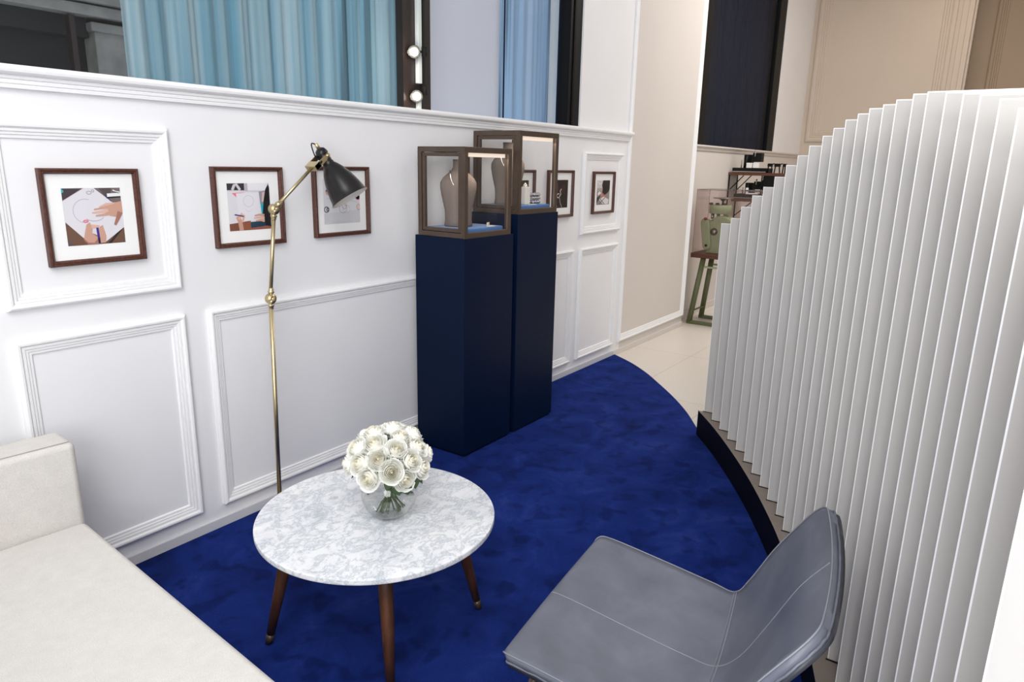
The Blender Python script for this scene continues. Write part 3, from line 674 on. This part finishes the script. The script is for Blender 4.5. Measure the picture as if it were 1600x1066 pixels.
# ------------------------------------------------------------------ marble table
tx, ty, tz, tr = 1.516, 1.610, .44, .399
t = thing('coffee_table', 'round white marble topped coffee table with walnut legs', 'table', (tx, ty, CZ))
MB().lathe([(0, -.020), (tr-.004, -.020), (tr-.001, -.0185), (tr, -.015), (tr, -.004), (tr-.001, -.001), (tr-.004, 0), (0, 0)], M['marble'], (tx, ty, tz), seg=128, smooth=False).build('tabletop', t)
feet = [(1.208, 1.826), (1.787, 1.380), (1.27, 1.312), (1.735, 1.900)]
fc = Vector((1.50, 1.604))
for fx_, fy_ in feet:
    d = (Vector((fx_, fy_))-fc); tp = fc+d*.74
    P0 = Vector((fx_, fy_, CZ)); P1_ = Vector((tp.x, tp.y, tz-.0215)); dd = P1_-P0
    lg = MB().tube([P0+dd*.085, P0+dd*.5, P0+dd*.8, P1_], [.0135, .0195, .0225, .0225], M['walnut'], 20).build('leg', t)
    MB().tube([P0, P0+dd*.086], [.0125, .0137], M['bronze'], 20).build('leg_cap', lg, label='brass leg tip')
for a_, b_ in ((0, 1), (2, 3)):
    A = Vector(feet[a_]); B = Vector(feet[b_]); A = fc+(A-fc)*.76; B = fc+(B-fc)*.76; dr = (B-A).normalized(); n2 = Vector((-dr.y, dr.x))
    zb, zt = (.335, .383) if a_ == 0 else (.384, .418)
    MB().extr([(A.x+n2.x*.011, A.y+n2.y*.011, zb), (A.x-n2.x*.011, A.y-n2.y*.011, zb), (A.x-n2.x*.011, A.y-n2.y*.011, zt), (A.x+n2.x*.011, A.y+n2.y*.011, zt)], 0, (B.x-A.x, B.y-A.y, 0), M['walnut']).build('crossbar', t, .002)

# vase with water
vx, vy = 1.532, 1.568; vr = .093; vz = tz
t = thing('bowl_vase', 'round clear glass bowl vase on the marble table', 'vase', (vx, vy, vz))
def sph(r, zc_, z0, z1, n=18):
    out = []
    for i in range(n+1):
        z = z0+(z1-z0)*i/n; out.append((math.sqrt(max(0, r*r-(z-zc_)**2)), z))
    return out
outer = [(0, 0), (.045, 0)]+sph(vr, .083, .007, .148)+[(.067, .151)]
inner = [(r_-.003, z_) for r_, z_ in reversed(sph(vr, .083, .012, .148))]+[(.04, .008), (0, .008)]
MB().lathe(outer+[(.064, .151)]+inner, M['vaseglass'], (vx, vy, vz), seg=64).build('glass_bowl', t)
wt = [(0, .0095), (.040, .0095)]+[(r_-.0045, z_) for r_, z_ in sph(vr, .083, .013, .062)]+[(0, .062)]
MB().lathe(wt, M['water'], (vx, vy, vz), seg=64).build('water', t, label='clear water')

# roses
def rose_mesh(seed):
    rnd = random.Random(seed); mb = MB(); 
    layers = [(2, .16, 1.20, 0), (3, .28, 1.20, 0), (3, .41, 1.17, 0), (3, .54, 1.12, 0), (4, .68, 1.06, 0), (5, .84, .97, .03), (5, 1.0, .84, .12)]
    nu, nv = 5, 6
    for li, (cnt, R0, H, fl) in enumerate(layers):
        for p in range(cnt):
            a0 = 2*math.pi*(p/cnt)+li*1.1+rnd.uniform(-.15, .15); w_ = math.pi/cnt*1.32; hh = H*rnd.uniform(.94, 1.04); ff = fl*rnd.uniform(.7, 1.4); rr = R0*rnd.uniform(.94, 1.06)
            vs = []
            for i in range(nu+1):
                u = -1+2*i/nu
                for j in range(nv+1):
                    v = j/nv
                    wid = w_*(.35+.65*math.sin(min(1, v*1.25)*math.pi/2))*(1 if v < .8 else 1-.5*(v-.8)/.2*abs(u))
                    rho = rr*(1-(1-v)**2.4)**.55*(1+.05*u)+ff*max(0, v-.55)**1.5*2.2-(rr*(.30-.045*li)*v**3 if li < 6 else 0)
                    z = hh*v**1.05-ff*max(0, v-.75)**1.3*2.6-.10*u*u*v*hh+.02*math.sin(3*u+p)*v
                    a = a0+u*wid; vs.append((.5*rho*math.cos(a)*2, .5*rho*math.sin(a)*2, z-.55))
            mb.add(vs, [(i*(nv+1)+j, (i+1)*(nv+1)+j, (i+1)*(nv+1)+j+1, i*(nv+1)+j+1) for i in range(nu) for j in range(nv)], M['rose'], True)
    mb.lathe([(0, 1.02-.55), (.06, .98-.55), (.12, .86-.55), (.15, .6-.55), (.12, .2-.55), (0, 0-.55)], M['rose'], seg=10)
    # green sepals
    for p in range(5):
        a = p*1.2566; c_, s_ = math.cos(a), math.sin(a)
        mb.add([(.06*-s_, .06*c_, -.6), (.06*s_, -.06*c_, -.6), (.62*c_+.1*s_, .62*s_-.1*c_, -.42), (.8*c_, .8*s_, -.22), (.62*c_-.1*s_, .62*s_+.1*c_, -.42)], [(0, 1, 2, 3, 4)], M['leaf'])
    mb.v = [(x*.037, y*.037, z*.037) for x, y, z in mb.v]
    return mb
blooms = [rose_mesh(s).build('bloom') for s in (1, 2, 3, 4)]
bdata = [b.data for b in blooms]
for b in blooms: bpy.data.objects.remove(b)
def leaf_mb(base, dr, nrm, L=.045, w=.017):
    dr = Vector(dr).normalized(); s_ = dr.cross(Vector(nrm)).normalized(); n3 = s_.cross(dr); mb = MB(); vs = []
    for i in range(8):
        tt = i/7; ww = w*math.sin(math.pi*min(1, tt**.8))**.9
        c = Vector(base)+dr*L*tt-n3*.012*tt*tt
        vs += [c-s_*ww+n3*.003, c, c+s_*ww+n3*.003]
    fs = []
    for i in range(7): fs += [(i*3, i*3+1, i*3+4, i*3+3), (i*3+1, i*3+2, i*3+5, i*3+4)]
    return mb.add(vs, fs, M['leaf'], True)
bc3 = Vector((vx, vy+.002, .640)); NR = 30; rnd = random.Random(5); spots = []
for i in range(NR):
    zf = 1-1.30*(i+.5)/NR; a = i*2.39996; h_ = math.sqrt(max(0, 1-zf*zf))
    spots.append(Vector((h_*math.cos(a), h_*math.sin(a), zf)))
viewd = (Vector((0, 0, 1.6))-bc3).normalized()
vh = Vector((viewd.x, viewd.y, 0)).normalized(); vr_ = Vector((-vh.y, vh.x, 0))
spots = [s for s in spots if s.dot(vh) > -.72 or s.z > .25]
low = min(spots, key=lambda s: s.z*1.0-.9*s.dot(Vector((viewd.x, viewd.y, 0)).normalized()))
rest = [s for s in spots if s is not low]
lefty = min(rest, key=lambda s: s.dot(rt)); righty = max(rest, key=lambda s: s.dot(rt))
rest = [s for s in rest if s is not lefty and s is not righty and s.z < .1 and s.dot(vh) > .3]
lowl = min(rest, key=lambda s: s.dot(rt)*.6+s.z); lowr = max(rest, key=lambda s: s.dot(rt)*.6-s.z)
for i, s in enumerate(spots):
    jt = rnd.uniform(.93, 1.08); pos = bc3+Vector((s.x*.121*jt, s.y*.121*jt, s.z*.100*jt))
    lab = 'creamy white rose packed in the round bouquet'
    g = 'white roses in the bouquet'
    if s is low: lab = 'lowest white rose drooping over the front of the glass bowl'
    if s is lefty: lab = 'white rose at the far left edge of the bouquet'
    if s is righty: lab = 'white rose at the far right edge of the bouquet'
    if s is lowl: lab = 'low white rose at the left front of the bouquet, beside the lowest one'
    if s is lowr: lab = 'low white rose at the right front of the bouquet, above the green leaves'
    if i == 0: lab = 'topmost white rose at the crown of the bouquet'
    r = thing('white_rose', lab, 'rose', pos, g)
    b = bpy.data.objects.new('bloom', bdata[i % 4]); COL.objects.link(b); b.parent = r
    q = Vector((0, 0, 1)).rotation_difference((s+Vector((0, 0, .25))).normalized()); b.rotation_euler = (q.to_matrix() @ Matrix.Rotation(rnd.uniform(0, 6.28), 3, 'Z')).to_euler()
    k = rnd.uniform(.94, 1.10); b.scale = (k, k, k)
    ax = (s+Vector((0, 0, .25))).normalized(); an = rnd.uniform(0, 6.28); rr_ = rnd.uniform(.004, .017)
    neck = Vector((vx+rr_*math.cos(an), vy+rr_*math.sin(an), .555)); an2 = an+math.pi+rnd.uniform(-.5, .5); r2 = rnd.uniform(.012, .052)
    foot = Vector((vx+r2*math.cos(an2), vy+r2*math.sin(an2), .456+max(0, r2-.03)*.5))
    MB().tube(smooth_curve([pos-ax*.018, pos-ax*.035-Vector((0, 0, .01)), neck, foot], 4), .0024, M['stem'], 6).build('stem', r)
    if s is lowr:
        for q_, (u_, v_, w_, L_) in enumerate(((.050, .088, .604, .050), (.076, .062, .612, .048), (.024, .092, .594, .040))):
            bp = Vector((vx, vy, w_))+rt*u_+vh*v_; leaf_mb(bp, (rt.x*.25+vh.x*.15, rt.y*.25+vh.y*.15, -1), vh+Vector((0, 0, .25)), L_, .019).build('leaf', r)
            MB().tube([bp+Vector((0, 0, .02))-vh*.03, bp], .0016, M['stem'], 5).build('leaf_stalk', r)
    if s.z < .25:
        for q_ in range(2 if s.z < 0 else 1):
            pp = pos-ax*.03-Vector((0, 0, .02)); leaf_mb(pp, (s.x+rnd.uniform(-.5, .5), s.y+rnd.uniform(-.5, .5), -.75), (s.x, s.y, 1), rnd.uniform(.034, .050)).build('leaf', r)

# ------------------------------------------------------------------ sofa
t = thing('sofa', 'off-white fabric sofa with square arms beside the wall', 'sofa', (.45, 1.5, CZ))
th = math.radians(4.2); piv = Vector((.917, 2.371, 0)); Rz = Matrix.Rotation(-th, 3, 'Z')
def sb(x0, x1, y0, y1, z0, z1, name, bev, m=None, seg=5, parent=None):
    mb = MB(); nx = 1
    mb.box(x0, x1, y0, y1, z0, z1, m or M['fabric'])
    mb.v = [tuple(Rz @ Vector(v)+piv) for v in mb.v]
    o_ = mb.build(name, parent or t, bev, seg)
    for p_ in o_.data.polygons: p_.use_smooth = True
    wn = o_.modifiers.new('wn', 'WEIGHTED_NORMAL'); wn.keep_sharp = False
    return o_
sb(-.80, -.02, -1.86, .0, .12, .27, 'base', .012)
sb(-.80, .0, -1.85, -.003, .272, .42, 'seat_cushion', .022)
arm = sb(-.86, .004, .0, .155, .12, .697, 'arm', .022)
sb(-.86, .004, -2.015, -1.86, .12, .697, 'arm', .022)
sb(-1.0, -.805, -1.855, -.005, .12, .78, 'backrest', .03)
def pipe(pts, par, name='seam'):
    MB().tube([Rz @ Vector(p)+piv for p in pts], .0012, M['seam'], 6).build(name, par)
pipe([(-.85, .013, .6985), (-.01, .013, .6985)], arm); 
for x in (-.9, -.09):
    for y in (-1.92, .07): sb(x, x+.05, y-.025, y+.025, CZ, .12, 'leg', .003, M['walnut'], 2)

# ------------------------------------------------------------------ grey leather chair
# rows of the shell, each (near side, middle, far side), from the front lip up to the top of the back
rows = [[(1.200, .846, .405), (1.513, .900, .385), (1.836, .928, .405)],
        [(1.196, .852, .440), (1.513, .908, .418), (1.838, .932, .440)],
        [(1.198, .80, .447), (1.513, .84, .422), (1.838, .88, .447)],
        [(1.205, .62, .438), (1.515, .66, .408), (1.832, .70, .438)],
        [(1.212, .47, .430), (1.517, .51, .398), (1.824, .55, .430)],
        [(1.216, .393, .430), (1.517, .430, .402), (1.818, .481, .430)],
        [(1.205, .350, .482), (1.519, .375, .455), (1.815, .443, .486)],
        [(1.190, .290, .605), (1.521, .322, .560), (1.806, .385, .608)],
        [(1.198, .225, .712), (1.524, .262, .690), (1.798, .322, .716)],
        [(1.238, .172, .775), (1.530, .206, .772), (1.772, .272, .797)]]
def cr(p0, p1, p2, p3, t_): return .5*((2*p1)+(-p0+p2)*t_+(2*p0-5*p1+4*p2-p3)*t_*t_+(-p0+3*p1-3*p2+p3)*t_**3)
def row_at(s, j):
    n = len(rows); i = min(int(s), n-2); f_ = s-i; g = lambda k: Vector(rows[min(max(k, 0), n-1)][j])
    return cr(g(i-1), g(i), g(i+1), g(i+2), f_)
def surf(u, s):                              # u -1..1, s 0..9
    u2 = u
    if s > 8.15: k = (s-8.15)/.85; u2 = u*(1-.17*(1-math.sqrt(max(0, 1-k*k))))      # rounded top corners
    if s < 2.0: k = (2.0-s)/1.4; u2 = u*(1-.13*(1-math.sqrt(max(0, 1-k*k))))
    N_, Mi, F_ = row_at(s, 0), row_at(s, 1), row_at(s, 2)
    a = u2; p = N_*(a*(a-1)/2)+Mi*(1-a*a)+F_*(a*(a+1)/2)
    return p
t = thing('lounge_chair', 'grey leather armless lounge chair beside the glass fin screen', 'chair', (1.515, .62, CZ))
def shell(off0, off1, m, name, parent, inset=1.0, label=None):
    NU, NS = 26, 60; top = []; 
    SS = [.6+1.4*(1-math.cos(math.pi/2*k/10)) for k in range(10)]+[2.0+6.15*k/38 for k in range(38)]+[8.15+.85*math.sin(math.pi/2*k/12) for k in range(13)]
    NS = len(SS)-1
    P = [[surf(inset*(-1+2*i/NU), q_) for q_ in SS] for i in range(NU+1)]
    def nrm(i, j):
        a = P[min(i+1, NU)][j]-P[max(i-1, 0)][j]; b = P[i][min(j+1, NS)]-P[i][max(j-1, 0)]; return a.cross(b).normalized()
    # orientation: make seat normals point up
    sg = 1 if nrm(NU//2, NS//3).z > 0 else -1
    A = []; B = []
    for i in range(NU+1):
        for j in range(NS+1):
            nn = nrm(i, j)*sg; A.append(P[i][j]+nn*off0); B.append(P[i][j]+nn*off1)
    k = len(A); W_ = NS+1; fs = []
    for i in range(NU):
        for j in range(NS):
            q = (i*W_+j, (i+1)*W_+j, (i+1)*W_+j+1, i*W_+j+1); fs.append(q); fs.append(tuple(k+x for x in reversed(q)))
    edge = [i*W_ for i in range(NU+1)]+[NU*W_+j for j in range(1, NS+1)]+[i*W_+NS for i in range(NU-1, -1, -1)]+[j for j in range(NS-1, 0, -1)]
    for a in range(len(edge)):
        p_, q_ = edge[a], edge[(a+1) % len(edge)]; fs.append((p_, q_, q_+k, p_+k))
    o_ = MB().add(A+B, fs, m, True).build(name, parent, label=label)
    return o_, [A[e] for e in edge], [B[e] for e in edge]
o1, eA, eB = shell(0, -.020, M['leather'], 'seat_shell', t)
o2, eC, eD = shell(-.0202, -.034, M['leatherdark'], 'back_shell', t, .985, label='darker grey underside')
pp = eA+[eA[0]]; MB().tube(pp, .0018, M['stitch'], 6, False).build('piping', o1)
pp = [p_+Vector((0, 0, .0016*math.sin(k_*1.9)))+Vector((.0014*math.sin(k_*1.3), 0, 0)) for k_, p_ in enumerate(eB)]; pp += [pp[0]]; MB().tube(pp, .0030, M['leather'], 6, False).build('edge_welt', o1)
MB().tube([surf(0, 9*j/80)+Vector((0, 0, .0006)) for j in range(9, 80)], .0014, M['stitch'], 6).build('seam', o1)
MB().tube([surf(-1+2*i/40, 5.12)+Vector((0, .001, .0012)) for i in range(41)], .0016, M['stitch'], 6).build('seam', o1)
MB().tube([surf(-1+2*i/40, 5.0)+Vector((0, .001, .0010)) for i in range(41)], .0011, M['stitch'], 6).build('seam', o1)
cb = Vector((1.517, .64, 0))
for (tx_, ty_, bx_, by_) in ((1.29, .80, 1.20, .865), (1.75, .86, 1.835, .93), (1.30, .44, 1.20, .33), (1.74, .50, 1.83, .42)):
    MB().tube([(tx_, ty_, .378), (bx_, by_, CZ)], [.013, .008], M['bronze'], 14).build('leg', t)
MB().box(1.27, 1.77, .44, .47, .362, .378, M['bronze']).build('cross_rail', t, .003)
MB().box(1.27, 1.77, .80, .83, .362, .378, M['bronze']).build('cross_rail', t, .003)

# ------------------------------------------------------------------ glass fin screen
bcv = [(3.96, 1.385), (3.715, 1.195), (3.432, .999), (3.144, .817), (2.853, .652), (2.639, .543), (2.385, .43), (2.13, .329), (1.917, .254), (1.573, .128), (1.334, .055), (1.1, -.01), (.78, -.09)]
fcv = smooth_curve(bcv, 5); bcv2 = [(x, y-.50) for x, y in reversed(fcv)]
t = thing('fin_screen', 'curved room divider of frosted glass fins on a black base', 'divider', (2.4, .2, CZ))
bs = MB().prism(fcv+bcv2, CZ, .17, M['blackgloss'], M['basetop'])
bs.build('base', t, .002)
tops = [1.3, 1.34, 1.41, 1.474, 1.52, 1.57, 1.621, 1.66, 1.695, 1.727, 1.748, 1.768, 1.778, 1.784, 1.7845, 1.786, 1.788, 1.781, 1.767, 1.753, 1.739, 1.721, 1.697, 1.67, 1.64, 1.60]
ys = [1.349, 1.257, 1.170, 1.083, .999, .919, .843, .770, .701, .630, .571, .512, .455, .404, .350, .302, .250, .207, .160, .120, .085, .050, .021, -.008, -.035, -.06]
for i, (zt, yf) in enumerate(zip(tops, ys)):
    x = 3.962-.1196*i; th_ = .008
    f_ = MB(); f_.box(x, x+th_, yf-.42, yf-.0025, .1703, zt-.0025, M['fin'])
    f_.box(x, x+th_, yf-.0025, yf, .1703, zt, M['finedge']); f_.box(x, x+th_, yf-.42, yf-.0025, zt-.0025, zt, M['finedge'])
    f_.build('glass_fin', t)
    MB().box(x-.006, x-.0003, yf-.43, yf+.004, .1702, .1725, M['black']).build('slot', t)

# ------------------------------------------------------------------ green rolling mill on its stand
t = thing('mill_stand', 'green metal stand with a thick brown wooden top, under the rolling mill', 'stand', (7.2, 2.32, 0))
MB().box(7.02, 7.42, 1.95, 2.685, .70, .748, M['board']).build('stand_top', t, .004)
G = M['machinedark']
for (x, y) in ((7.03, 2.645), (7.38, 2.645), (7.03, 2.0), (7.38, 2.0)):
    ty_ = 2.565 if y > 2.3 else 2.08; txx = 7.08 if x < 7.2 else 7.34
    MB().tube([(x, y, .02), (txx, ty_, .70)], .028, G, 14).build('leg', t)
for x in (7.03, 7.38): MB().box(x-.02, x+.02, 1.98, 2.67, .001, .036, G).build('foot_rail', t, .003)
for x in (7.075, 7.345): MB().box(x-.01, x+.01, 2.08, 2.56, .595, .615, M['machine']).build('stretcher', t, .002)
MB().tube([(7.04, 2.62, .14), (7.37, 2.62, .14)], .009, G, 10).build('side_brace', t)
t = thing('rolling_mill', 'pale green cast iron rolling mill under the clear acrylic cover', 'machine', (7.2, 2.40, .748))
Gm = M['machine']
bd = MB()
pts = []
for k in range(0, 41):
    a = math.radians(-60+k*6.0); pts.append((2.43+.155*math.cos(a), .975+.155*math.sin(a)))
pts = [(2.60, .86), (2.585, 1.00)] if False else pts
pl = [(7.10, y, z) for y, z in pts]+[(7.10, 2.30, .7500), (7.10, 2.56, .7500)]
bd.extr(pl, 0, (.20, 0, 0), Gm); bd.build('housing', t, .006)
pill = []
for k in range(13):
    a = math.radians(k*15); pill.append((2.58+.045*math.cos(a), 1.05+.06*math.sin(a)))
for k in range(13):
    a = math.radians(180+k*15); pill.append((2.545+.042*math.cos(a), .825+.042*math.sin(a)))
MB().extr([(7.065, y, z) for y, z in pill], 0, (.034, 0, 0), Gm).build('gear_guard', t, .010, 3)
MB().lathe([(0, 0), (.014, 0), (.014, .006), (0, .006)], M['black'], (7.058, 2.545, .83), (1, 0, 0), 14, False).build('guard_bolt', t)
hb = MB(); hb.lathe([(0, -.012), (.020, -.012), (.022, 0), (0, 0)], M['steel'], (7.099, 2.487, .972), (1, 0, 0), 24); hb.lathe([(.024, -.008), (.036, -.008), (.038, 0), (.024, 0)], M['bronze'], (7.099, 2.487, .972), (1, 0, 0), 24)
hb.build('shaft_hub', t)
MB().lathe([(0, 1.152), (.105, 1.152), (.112, 1.158), (.112, 1.232), (.106, 1.240), (0, 1.240)], Gm, (7.2, 2.475, 0), seg=36).build('top_block', t)
for y in (2.41, 2.48, 2.54): MB().tube([(7.17, y, 1.08), (7.17, y, 1.152)], .017, Gm if y < 2.5 else M['steel'], 14).build('column', t)
for y in (2.42, 2.49, 2.555): MB().lathe([(0, 0), (.02, 0), (.02, .018), (.012, .022), (0, .022)], M['bronze'], (7.14, y, 1.2402), seg=6, smooth=False).build('cap_nut', t)
MB().lathe([(0, 1.24), (.013, 1.24), (.011, 1.27), (.02, 1.285), (.045, 1.30), (.095, 1.304), (.102, 1.310), (.095, 1.314), (.03, 1.312), (0, 1.318)], M['steel'], (7.2, 2.455, 0), seg=32).build('handwheel', t)
MB().lathe([(0, 0), (.011, .0), (.017, .012), (.011, .026), (0, .026)], M['red'], (7.06, 2.56, 1.10), (0, 1, 0), 14).build('red_knob', t, label='red lever knob')
MB().tube([(7.06, 2.56, 1.10), (7.12, 2.48, 1.08)], .006, M['steel'], 8).build('lever', t)
t = thing('acrylic_cover', 'clear acrylic box cover enclosing the green rolling mill', 'cover', (7.22, 2.32, .748))
x0, x1, y0, y1, z0, z1 = 7.035, 7.405, 1.98, 2.675, .7485, 1.392
ac = MB()
for b in ((x0, x0+.004, y0, y1, z0, z1), (x1-.004, x1, y0, y1, z0, z1), (x0+.004, x1-.004, y0, y0+.004, z0, z1), (x0+.004, x1-.004, y1-.004, y1, z0, z1), (x0+.004, x1-.004, y0+.004, y1-.004, z1-.004, z1)): ac.box(*b, M['acrylic'])
ac.build('panels', t)
ae = MB(); e = .0022
for a, b in (((x0, y0, z1), (x0, y1, z1)), ((x1, y0, z1), (x1, y1, z1)), ((x0, y0, z1), (x1, y0, z1)), ((x0, y1, z1), (x1, y1, z1)), ((x0, y1, z0), (x0, y1, z1)), ((x1, y1, z0), (x1, y1, z1)), ((x0, y0, z0), (x0, y0, z1)), ((x1, y0, z0), (x1, y0, z1))):
    ae.tube([a, b], e, M['acrylicedge'], 6)
ae.build('edges', t)

# ------------------------------------------------------------------ workshop shelf rack
RX = 8.3
t = thing('tool_rack', 'black metal rack with dark wooden shelves on the far hall wall', 'shelf', (RX+.15, NY, 0))
for z0_, y0_, y1_ in ((1.531, 2.17, NY-.001), (1.235, 2.20, 2.74)):
    MB().box(RX, RX+.32, y0_, y1_, z0_, z0_+.032, M['board']).build('shelf_board', t, .003)
for y in (2.785, 2.41):
    for x in (RX+.01, RX+.30): MB().box(x-.006, x+.006, y-.006, y+.006, .9, 1.5305, M['black']).build('upright', t)
for x in (RX+.01, RX+.30):
    MB().tube([(x, 2.785, 1.35), (x, 2.62, 1.5295)], .006, M['black'], 8).build('brace', t)
    MB().tube([(x, 2.46, 1.40), (x, 2.35, 1.5295)], .006, M['black'], 8).build('brace', t)
    MB().tube([(x, 2.70, 1.06), (x, 2.50, 1.2345)], .006, M['black'], 8).build('brace', t)
MB().box(RX+.012, RX+.30, 2.17, 2.40, 1.33, 1.530, M['black']).build('drawer_box', t, .003, label='black drawer box under the upper shelf')
def press(y0_, y1_, z, label, tall):
    t = thing('bench_press', label, 'tool', (RX+.15, (y0_+y1_)/2, z), 'black bench tools on the rack')
    MB().box(RX+.02, RX+.28, y0_, y1_, z, z+.052, M['black']).build('base', t, .004)
    MB().box(RX+.012, RX+.0198, y0_+.005, y1_-.005, z+.004, z+.014, M['steel']).build('front_strip', t, label='bright metal strip')
    yc = y1_-.14
    MB().box(RX+.10, RX+.20, yc-.05, yc+.04, z+.052, z+.20*tall, M['black']).build('column', t, .004)
    MB().tube([(RX+.06, yc+.05, z+.052), (RX+.06, yc+.05, z+.14*tall)], .006, M['steel'], 10).build('guide_rod', t)
    MB().tube([(RX+.06, yc-.0, z+.052), (RX+.06, yc-.0, z+.19*tall)], .024, M['black'], 14).build('ram', t)
    MB().box(RX+.06, RX+.16, yc-.17, yc-.07, z+.12*tall, z+.22*tall, M['black']).build('press_head', t, .004)
    MB().tube([(RX+.05, yc-.10, z+.18*tall), (RX+.05, yc-.10, z+.25*tall)], .008, M['steel'], 10).build('handle', t)
press(2.375, 2.765, 1.5635, 'black bench tool with upright column on the upper rack shelf', 1)
press(2.38, 2.72, 1.2675, 'black bench tool with a white block on the lower rack shelf', .9)
for k, (y, lab) in enumerate(((2.575, 'left white box on the base of the upper bench tool'), (2.500, 'right white box on the base of the upper bench tool'))):
    b = thing('white_box', lab, 'box', (RX+.04, y, 1.6155), 'white boxes on the upper bench tool')
    MB().box(RX+.022, RX+.058, y-.032, y+.032, 1.6157, 1.660, M['white']).build('carton', b, .002)
    MB().box(RX+.021, RX+.059, y-.033, y+.033, 1.660, 1.672, M['white']).build('lid', b, .002)
b = thing('white_block', 'white L-shaped block on the lower bench tool', 'block', (RX+.04, 2.52, 1.3197))
MB().box(RX+.022, RX+.06, 2.44, 2.585, 1.3197, 1.335, M['white']).build('foot', b, .002)
MB().box(RX+.022, RX+.06, 2.56, 2.585, 1.335, 1.392, M['white']).build('upright', b, .002)
def tool(y, lab, w):
    z = 1.5635; b = thing('hand_tool', lab, 'tool', (RX+.1, y, z), 'black hand tools on the upper rack shelf')
    for s_ in (-1, 1): MB().tube([(RX+.05, y+s_*w*.5, z), (RX+.05, y+s_*w*.35, z+.075)], .007, M['black'], 8).build('handle', b)
    MB().box(RX+.035, RX+.065, y-w*.55, y+w*.55, z+.07, z+.105, M['black']).build('head', b, .004)
    MB().tube([(RX+.05, y-w*.4, z+.095), (RX+.05, y-w*.9, z+.105)], .006, M['black'] if w > .03 else M['red'], 8).build('jaw', b)
tool(2.365-.02, 'leftmost black hand tool standing on the upper rack shelf', .05)
tool(2.265, 'widest black hand tool, middle of three on the upper rack shelf', .06)
tool(2.19, 'red tipped hand tool at the right end of the upper rack shelf', .028)
